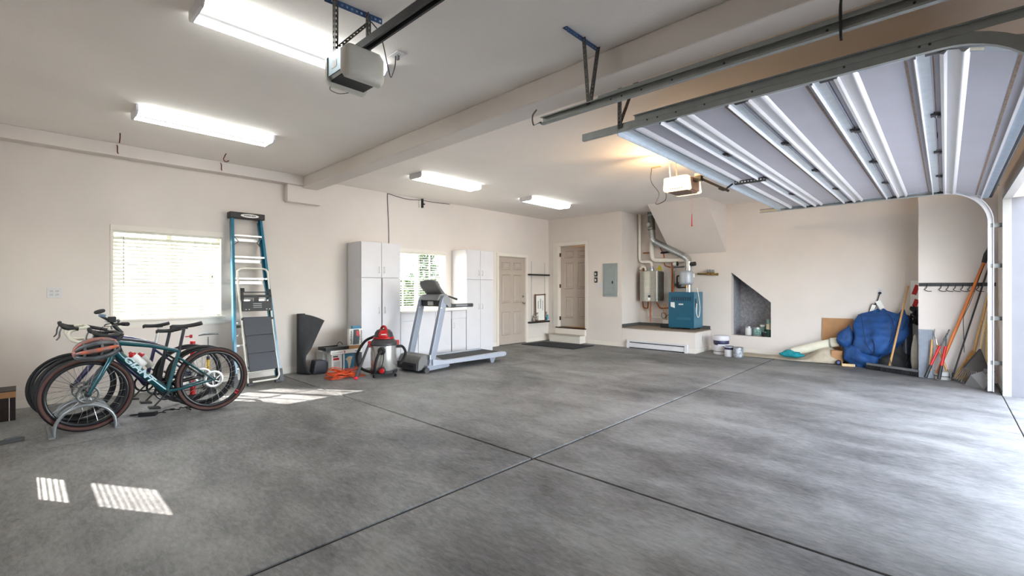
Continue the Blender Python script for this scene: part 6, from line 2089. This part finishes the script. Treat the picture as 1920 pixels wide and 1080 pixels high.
outlet('wall_outlet', (A - 0.001, 0.81, 1.235), (-1, 0, 0), (0, 0, 1), 'white wall outlet above the blue blanket')
ad = thing('power_adapter', 'white adapter with a paper tag hanging from the wall outlet', 'adapter', (9.93, 0.84, 0.95))
MB().cyl((9.962, 0.81, 1.215), (9.935, 0.81, 1.215), 0.022, n=12).build('plug', black_m, ad)
MB().tube(smoothpath([(9.94, 0.81, 1.21), (9.93, 0.825, 1.15), (9.93, 0.85, 1.06), (9.93, 0.875, 1.02)], 4), 0.008, 6).build('cord', black_m, ad, smooth=60)
MB().obox((9.925, 0.905, 0.955), (0.03, 0.07, 0.15), (0.3, 0, 0)).build('adapter_case', black_m, ad, bevel=0.006)
MB().obox((9.908, 0.902, 0.955), (0.003, 0.055, 0.125), (0.3, 0, 0)).build('adapter_face', paper_m, ad)
MB().obox((9.90, 0.805, 1.02), (0.002, 0.07, 0.14), (-0.45, 0, 0)).build('paper_tag', paper_m, ad)

# push broom
br = thing('push_broom', 'wide black push broom with a wooden handle leaning on the wall', 'broom', (9.17, 0.60, 0))
p0, p1 = V((9.33, 0.92, 0.0)), V((9.00, 0.29, 0.0))
bd_ = (p1 - p0).normalized()
bn = V((bd_.y, -bd_.x, 0))
MB().bar(p0 + V((0, 0, 0.085)), p1 + V((0, 0, 0.085)), 0.07, 0.032).build('broom_block', mat('grey_block', (96, 96, 98), 0.6), br, bevel=0.006)
m = MB()
random.seed(2)
n_b = 90
for k in range(n_b):
    for r_ in (-0.022, 0.0, 0.022):
        q = p0.lerp(p1, (k + 0.5) / n_b) + bn * r_
        m.bar(q + V((0, 0, 0.07)), q + bn * random.uniform(-0.012, 0.012) + bd_ * random.uniform(-0.004, 0.004), 0.006, 0.004)
stuff(m.build('bristles', rubber_m, br))
c = p0.lerp(p1, 0.46)
MB().tube([c + V((0, 0, 0.10)), V((9.83, 0.44, 1.33))], [0.014, 0.0135], 10).build('handle', wood_m, br, smooth=50)
MB().tube([c + V((0.06, 0, 0.13)), c + V((0.02, 0.0, 0.22))], 0.006, 6).tube([c + V((-0.05, -0.03, 0.11)), c + V((0.03, -0.0, 0.20))], 0.006, 6).build('handle_brace', dgalv_m, br)

# dark curved sled and things in the corner
sd = MB().grid(lambda u, v: (9.60 + 0.20 * v - 0.06 * math.sin(u * PI), 0.375 + 0.17 * u + 0.02 * v, 0.01 + 0.86 * v - 0.03 * (u - 0.5) ** 2 * 4 * (v > 0.9)), 12, 10)
tag(sd.build('plastic_sled', mat('dark_blue_plastic', (40, 46, 58), 0.3, var=0.08), loc=(9.68, 0.46, 0), smooth=70, thick=0.012), 'dark curved plastic sled standing behind the push broom', 'sled')
wb = thing('red_white_board', 'white board with red panels in the corner behind the sled', 'board', (9.90, 0.37, 0.3))
MB().obox((9.90, 0.37, 0.86), (0.02, 0.11, 1.12), (0.02, 0.05, 0)).build('board', paper_m, wb)
for z, hh in ((1.27, 0.16), (1.06, 0.12)):
    MB().obox((9.898 + (z - 0.86) * 0.05 - 0.012, 0.352, z), (0.004, 0.06, hh), (0.3, 0.05, 0)).build('red_panel', red_m, wb)
m = MB()
random.seed(31)
pts = [V((9.74, 0.36, 0.86)) + V((0.03 * random.uniform(-1, 1), 0.05 * random.uniform(-1, 1), 0.15 * random.uniform(-1, 1))) for k in range(28)]
m.tube(smoothpath(pts, 4), 0.011, 6)
tag(m.build('strap_tangle', black_m, loc=(9.74, 0.36, 0.8), smooth=60), 'tangle of dark straps below the red panels', 'straps')
ws = lump((9.40, 0.345, 0.26), 0.05, 0.05, 0.30, 6, 0.06)
tag(ws.build('grey_sack', mat('grey_white_fabric', (176, 176, 168), 0.8, var=0.06), loc=(9.4, 0.345, 0.03), smooth=80), 'slim pale grey sack standing beside the protruding wall', 'sack')

# ------------------------------------------------------------------ hook rail and tools
hr = thing('hook_rail', 'black wall rail with wire hooks above the garden tools', 'hook rail', (9.15, -0.1, 1.35))
MB().box(9.135, 9.149, -0.50, 0.290, 1.325, 1.375).build('rail', black_m, hr)
for u_ in (0.20, 0.045, -0.03, -0.105, -0.18, -0.25, -0.335):
    pts = [(9.132, u_, 1.35), (9.120, u_, 1.335), (9.118, u_ + 0.008, 1.30), (9.115, u_ + 0.025, 1.275), (9.11, u_ - 0.005, 1.255), (9.10, u_ - 0.05, 1.252)]
    MB().tube(smoothpath(pts, 4), 0.005, 6).build('hook', black_m, hr, smooth=60)
gb = thing('grey_board', 'grey grooved board standing against the protruding wall', 'board', (9.1, 0.22, 0))
MB().add([(8.98, 0.125, 0.002), (8.98, 0.285, 0.002), (9.10, 0.292, 0.69), (9.10, 0.13, 0.69), (9.03, 0.125, 0.002), (9.03, 0.285, 0.002), (9.13, 0.292, 0.69), (9.13, 0.13, 0.69)], [(0, 1, 2, 3), (7, 6, 5, 4), (0, 4, 5, 1), (1, 5, 6, 2), (2, 6, 7, 3), (3, 7, 4, 0)]).build('board', mat('blue_grey_board', (140, 148, 158), 0.6, var=0.05), gb)
for k in range(7):
    y = 0.14 + k * 0.022
    MB().bar((8.979, y, 0.01), (9.099, y + 0.004, 0.68), 0.004, 0.003, up=(1, 0, 0)).build('groove', mat('groove_grey', (116, 124, 136), 0.7), gb)


def stick(name, p, q, r, m, label, cat, extra=None):
    k = thing(name, label, cat, p)
    MB().tube([p, q], r, 10).build('shaft', m, k, smooth=50)
    return k


# loppers
lp = thing('loppers', 'wooden handled loppers beside the grey board', 'loppers', (8.95, 0.14, 0))
MB().tube([(8.920, 0.162, 0.120), (9.020, 0.144, 0.556)], [0.016, 0.013], 10).build('handle', wood_m, lp, smooth=50)
MB().tube([(8.930, -0.016, 0.125), (9.000, 0.090, 0.485)], [0.015, 0.012], 10).build('handle', wood_m, lp, smooth=50)
MB().tube([(9.000, 0.090, 0.485), (9.040, 0.119, 0.633), (9.060, 0.113, 0.709)], [0.010, 0.022, 0.012], 8, flat=0.35).build('blade', chrome_m, lp, smooth=50)
MB().tube(smoothpath([(8.920, -0.021, 0.157), (8.900, -0.054, 0.089), (8.880, -0.048, 0.047)], 4), 0.010, 8).build('end_hook', dgalv_m, lp, smooth=50)
# bolt cutters
bc = thing('bolt_cutters', 'red bolt cutters with black grips leaning by the loppers', 'bolt cutters', (8.85, 0.1, 0))
MB().tube([(8.860, 0.155, 0.204), (8.940, 0.059, 0.478)], 0.016, 12).build('handle', red_m, bc, smooth=50)
MB().tube([(8.860, 0.042, 0.210), (8.940, 0.001, 0.475)], 0.017, 12).build('handle', red_m, bc, smooth=50)
MB().tube([(8.800, 0.210, 0.031), (8.860, 0.155, 0.204)], [0.022, 0.019], 12).build('grip', black_m, bc, smooth=50)
MB().tube([(8.800, 0.071, 0.027), (8.860, 0.042, 0.210)], [0.022, 0.019], 12).build('grip', black_m, bc, smooth=50)
MB().bar((8.945, 0.061, 0.462), (8.970, 0.006, 0.585), 0.02, 0.03, up=(1, 0, 0)).bar((8.945, 0.001, 0.460), (8.970, -0.005, 0.586), 0.02, 0.03, up=(1, 0, 0)).bar((8.970, 0.017, 0.562), (9.000, -0.038, 0.714), 0.03, 0.045, up=(1, 0, 0), w2=0.015, t2=0.03).build('jaw', dark_m, bc)
for c in ((8.930, 0.039, 0.518), (8.950, -0.010, 0.626), (8.960, -0.021, 0.678)):
    MB().cyl(V(c), V(c) + V((-0.02, 0, 0)), 0.008, n=8).build('bolt', chrome_m, bc)
# pole pruner
pp = thing('pole_pruner', 'long orange pole pruner leaning across the hook rail', 'pruner', (8.9, 0.1, 0))
MB().tube([(8.920, 0.089, 0.084), (9.070, -0.389, 1.661)], [0.019, 0.019], 12).build('pole', owood_m, pp, smooth=50)
MB().tube([(9.070, -0.384, 1.646), (9.080, -0.410, 1.763), (9.080, -0.431, 1.835), (9.090, -0.451, 1.943)], [0.026, 0.030, 0.018, 0.016], 10).build('pruner_head', black_m, pp, smooth=40)
MB().tube(smoothpath([(9.060, -0.399, 1.682), (8.990, -0.262, 1.148), (8.950, -0.188, 0.926), (8.930, -0.177, 0.867), (8.930, -0.182, 0.632), (8.930, -0.187, 0.412)], 4), 0.004, 5).build('pull_rope', black_m, pp, smooth=60)
# thin black rod
k = stick('black_rod', (8.900, -0.070, 0.062), (9.080, -0.466, 1.745), 0.010, black_m, 'thin black rod leaning behind the corn broom', 'rod')
# corn broom
cbm = thing('corn_broom', 'straw broom with a wooden handle standing head down', 'broom', (8.85, -0.1, 0))
MB().tube([(8.920, -0.281, 0.421), (9.050, -0.429, 1.237)], [0.017, 0.015], 10).build('handle', wood_m, cbm, smooth=50)
straw_m = mat('straw', (196, 152, 84), 0.8, var=0.25, scale=40, stretch=(10, 10, 1))
m = MB()
random.seed(44)
T0, T1 = V((8.920, -0.281, 0.443)), V((8.860, -0.139, 0.032))
ax_ = (T1 - T0).normalized()
sx_ = V((0, 1, 0)) - ax_ * ax_.y
sx_.normalize()
for k in range(110):
    a, c_ = random.uniform(-1, 1), random.uniform(-1, 1)
    m.tube([T0 + sx_ * 0.022 * a + V((0.014 * c_, 0, 0)), T0.lerp(T1, 0.4) + sx_ * 0.042 * a + V((0.022 * c_, 0, 0)), T0.lerp(T1, random.uniform(0.93, 1.0)) + sx_ * 0.065 * a + V((0.025 * c_, 0, 0))], 0.0035, 4)
for p in m.v:
    p.z = max(p.z, 0.002)
stuff(m.build('bristles', straw_m, cbm))
for f in (0.12, 0.3, 0.42):
    c_ = T0.lerp(T1, f)
    MB().tube([c_ - ax_ * 0.004, c_ + ax_ * 0.004], 0.036 + 0.022 * f, 14).build('stitching', owood_m, cbm)
# leaf rake
lr = thing('leaf_rake', 'black fan leaf rake standing head down in front of the broom', 'rake', (8.72, -0.18, 0))
MB().tube([(8.780, -0.337, 0.484), (9.060, -0.470, 1.367)], [0.014, 0.013], 10).build('handle', pwood_m, lr, smooth=50)
ra = V((8.780, -0.337, 0.498))
rl, rr_ = V((8.740, -0.178, 0.228)), V((8.700, -0.408, 0.218))
m = MB()
n_t = 14
arcp = []
for k in range(n_t + 1):
    t_ = k / n_t
    p = rl.lerp(rr_, t_)
    p = p + (p - ra).normalized() * 0.035 * math.sin(t_ * PI)
    arcp.append(p)
m.add([ra] + arcp + [ra + V((0.012, 0, 0))] + [p + V((0.012, 0, 0)) for p in arcp],
      [(0, i + 1, i + 2) for i in range(n_t)] + [(n_t + 2, i + n_t + 4, i + n_t + 3) for i in range(n_t)] + [(i + 1, i + n_t + 3, i + n_t + 4, i + 2) for i in range(n_t)])
m.build('fan_plate', mat('rake_plastic', (70, 66, 62), 0.6, var=0.15, scale=16), lr)
MB().tube([rl, ra, rr_], 0.009, 8).build('fan_edge', black_m, lr)
for k in range(n_t + 1):
    p = arcp[k]
    d = (p - ra).normalized()
    L_ = (p.z - 0.004) / max(0.2, -d.z)
    L_ = min(L_, 0.19)
    q = p + d * L_
    MB().bar(p, q, 0.009, 0.004, up=(1, 0, 0)).build('tine', black_m, lr)
# sticks and dustpan
k = stick('wooden_stake', (8.800, -0.393, 0.217), (8.980, -0.413, 0.818), 0.014, mat('yellow_wood', (204, 172, 92), 0.5, var=0.1), 'yellow wooden handle with a knob beside the rake', 'handle')
MB().ell((8.980, -0.413, 0.825), (0.02, 0.024, 0.022)).build('knob', MATS['yellow_wood'], k, smooth=60)
stick('wooden_stake', (8.800, -0.427, 0.207), (8.980, -0.436, 0.704), 0.016, wood_m, 'plain wooden handle beside the white track', 'handle')
dp = thing('dustpan', 'grey dustpan on the floor in front of the rake', 'dustpan', (8.50, -0.25, 0))
dq = mat('dustpan_grey', (122, 122, 122), 0.55, var=0.06)
a, b_, c, d, e = V((8.635, -0.184, 0.000)), V((8.443, -0.358, 0.000)), V((8.420, -0.418, 0.121)), V((8.460, -0.349, 0.235)), V((8.500, -0.243, 0.168))
m = MB().add([a, b_, c, d, e], [(0, 1, 2, 3, 4)])
m.build('pan', dq, dp, thick=0.012)
MB().add([b_, c, V((c.x + 0.08, c.y - 0.01, 0.004)), V((b_.x + 0.08, b_.y, 0.004))], [(0, 1, 2, 3)]).build('pan_side', dq, dp, thick=0.008)
MB().bar((8.460, -0.344, 0.166), (8.480, -0.378, 0.264), 0.035, 0.012, up=(1, 0, 0)).build('pan_handle', dq, dp, bevel=0.004)
pbk = thing('bucket', 'low pale bucket on the floor behind the loppers', 'bucket', (9.03, 0.0, 0))
MB().lathe([(0.085, 0), (0.09, 0.005), (0.105, 0.10), (0.112, 0.105), (0.112, 0.115)], (9.02, 0.03, 0), n=22).build('bucket_body', lgrey_m, pbk, smooth=40)
MB().ring((9.02, 0.03, 0.05), (0, 0, 1), 0.098, 0.006, 24, 6).build('bucket_band', dark_m, pbk, smooth=40)
gl = MB().tube(smoothpath([(8.720, -0.399, 0.221), (8.700, -0.432, 0.242), (8.700, -0.461, 0.211), (8.700, -0.432, 0.179)], 4), 0.012, 6)
tag(gl.build('green_wire', mat('green_foil', (60, 120, 96), 0.3, 0.5, var=0.3, scale=40), loc=(8.720, -0.399, 0.221), smooth=50), 'short length of shiny green wire beside the track foot', 'wire')

# ------------------------------------------------------------------ garden outside
leafA = mat('conifer_needles', (70, 92, 62), 0.9, var=0.3, scale=3)
leafB = mat('hedge_leaves', (96, 116, 70), 0.9, var=0.3, scale=3)
bark_m = mat('bark', (90, 72, 56), 0.9, var=0.2)


def conifer(x, y, h, r, label, m, seed, n=2600, hedge=False):
    rnd = random.Random(seed)
    k = thing('garden_tree' if not hedge else 'garden_hedge', label, 'tree' if not hedge else 'hedge', (x, y, -0.2))
    q = MB()
    for i in range(n):
        if hedge:
            p = V((x + r * rnd.uniform(-1, 1), y + 0.6 * rnd.uniform(-1, 1), -0.2 + h * rnd.random() ** 0.6))
        else:
            t_ = rnd.random() ** 1.4
            rr = r * (1 - t_) * (0.55 + 0.5 * rnd.random()) * (1 + 0.25 * math.sin(t_ * 40))
            a = rnd.random() * 6.283
            p = V((x + rr * math.cos(a), y + rr * math.sin(a), 0.3 + (h - 0.3) * t_))
        s = 0.10 + 0.14 * rnd.random()
        d1 = V((rnd.uniform(-1, 1), rnd.uniform(-1, 1), rnd.uniform(-0.6, 0.4))).normalized() * s
        d2 = V((rnd.uniform(-1, 1), rnd.uniform(-1, 1), rnd.uniform(-1, 1))).normalized() * s * 0.6
        q.add([p, p + d1, p + d1 * 0.6 + d2], [(0, 1, 2)])
    stuff(q.build('foliage', m, k))
    MB().cyl((x, y, -0.2), (x, y, h * 0.8), 0.12, 0.03, n=8).build('trunk', bark_m, k)


conifer(14.5, 19.7, 3.5, 1.5, 'tall conifer seen through the right half of the garden window', leafA, 1, 4200)
conifer(17.9, 21.5, 3.0, 1.4, 'shorter conifer right of the tall one outside the garden window', leafA, 2, 3000)
conifer(11.6, 20.6, 2.5, 1.1, 'small conifer left of the tall one outside the garden window', leafA, 3, 2200)
conifer(11.0, 15.5, 1.85, 4.5, 'long green hedge outside the garden window', leafB, 4, 9000, hedge=True)
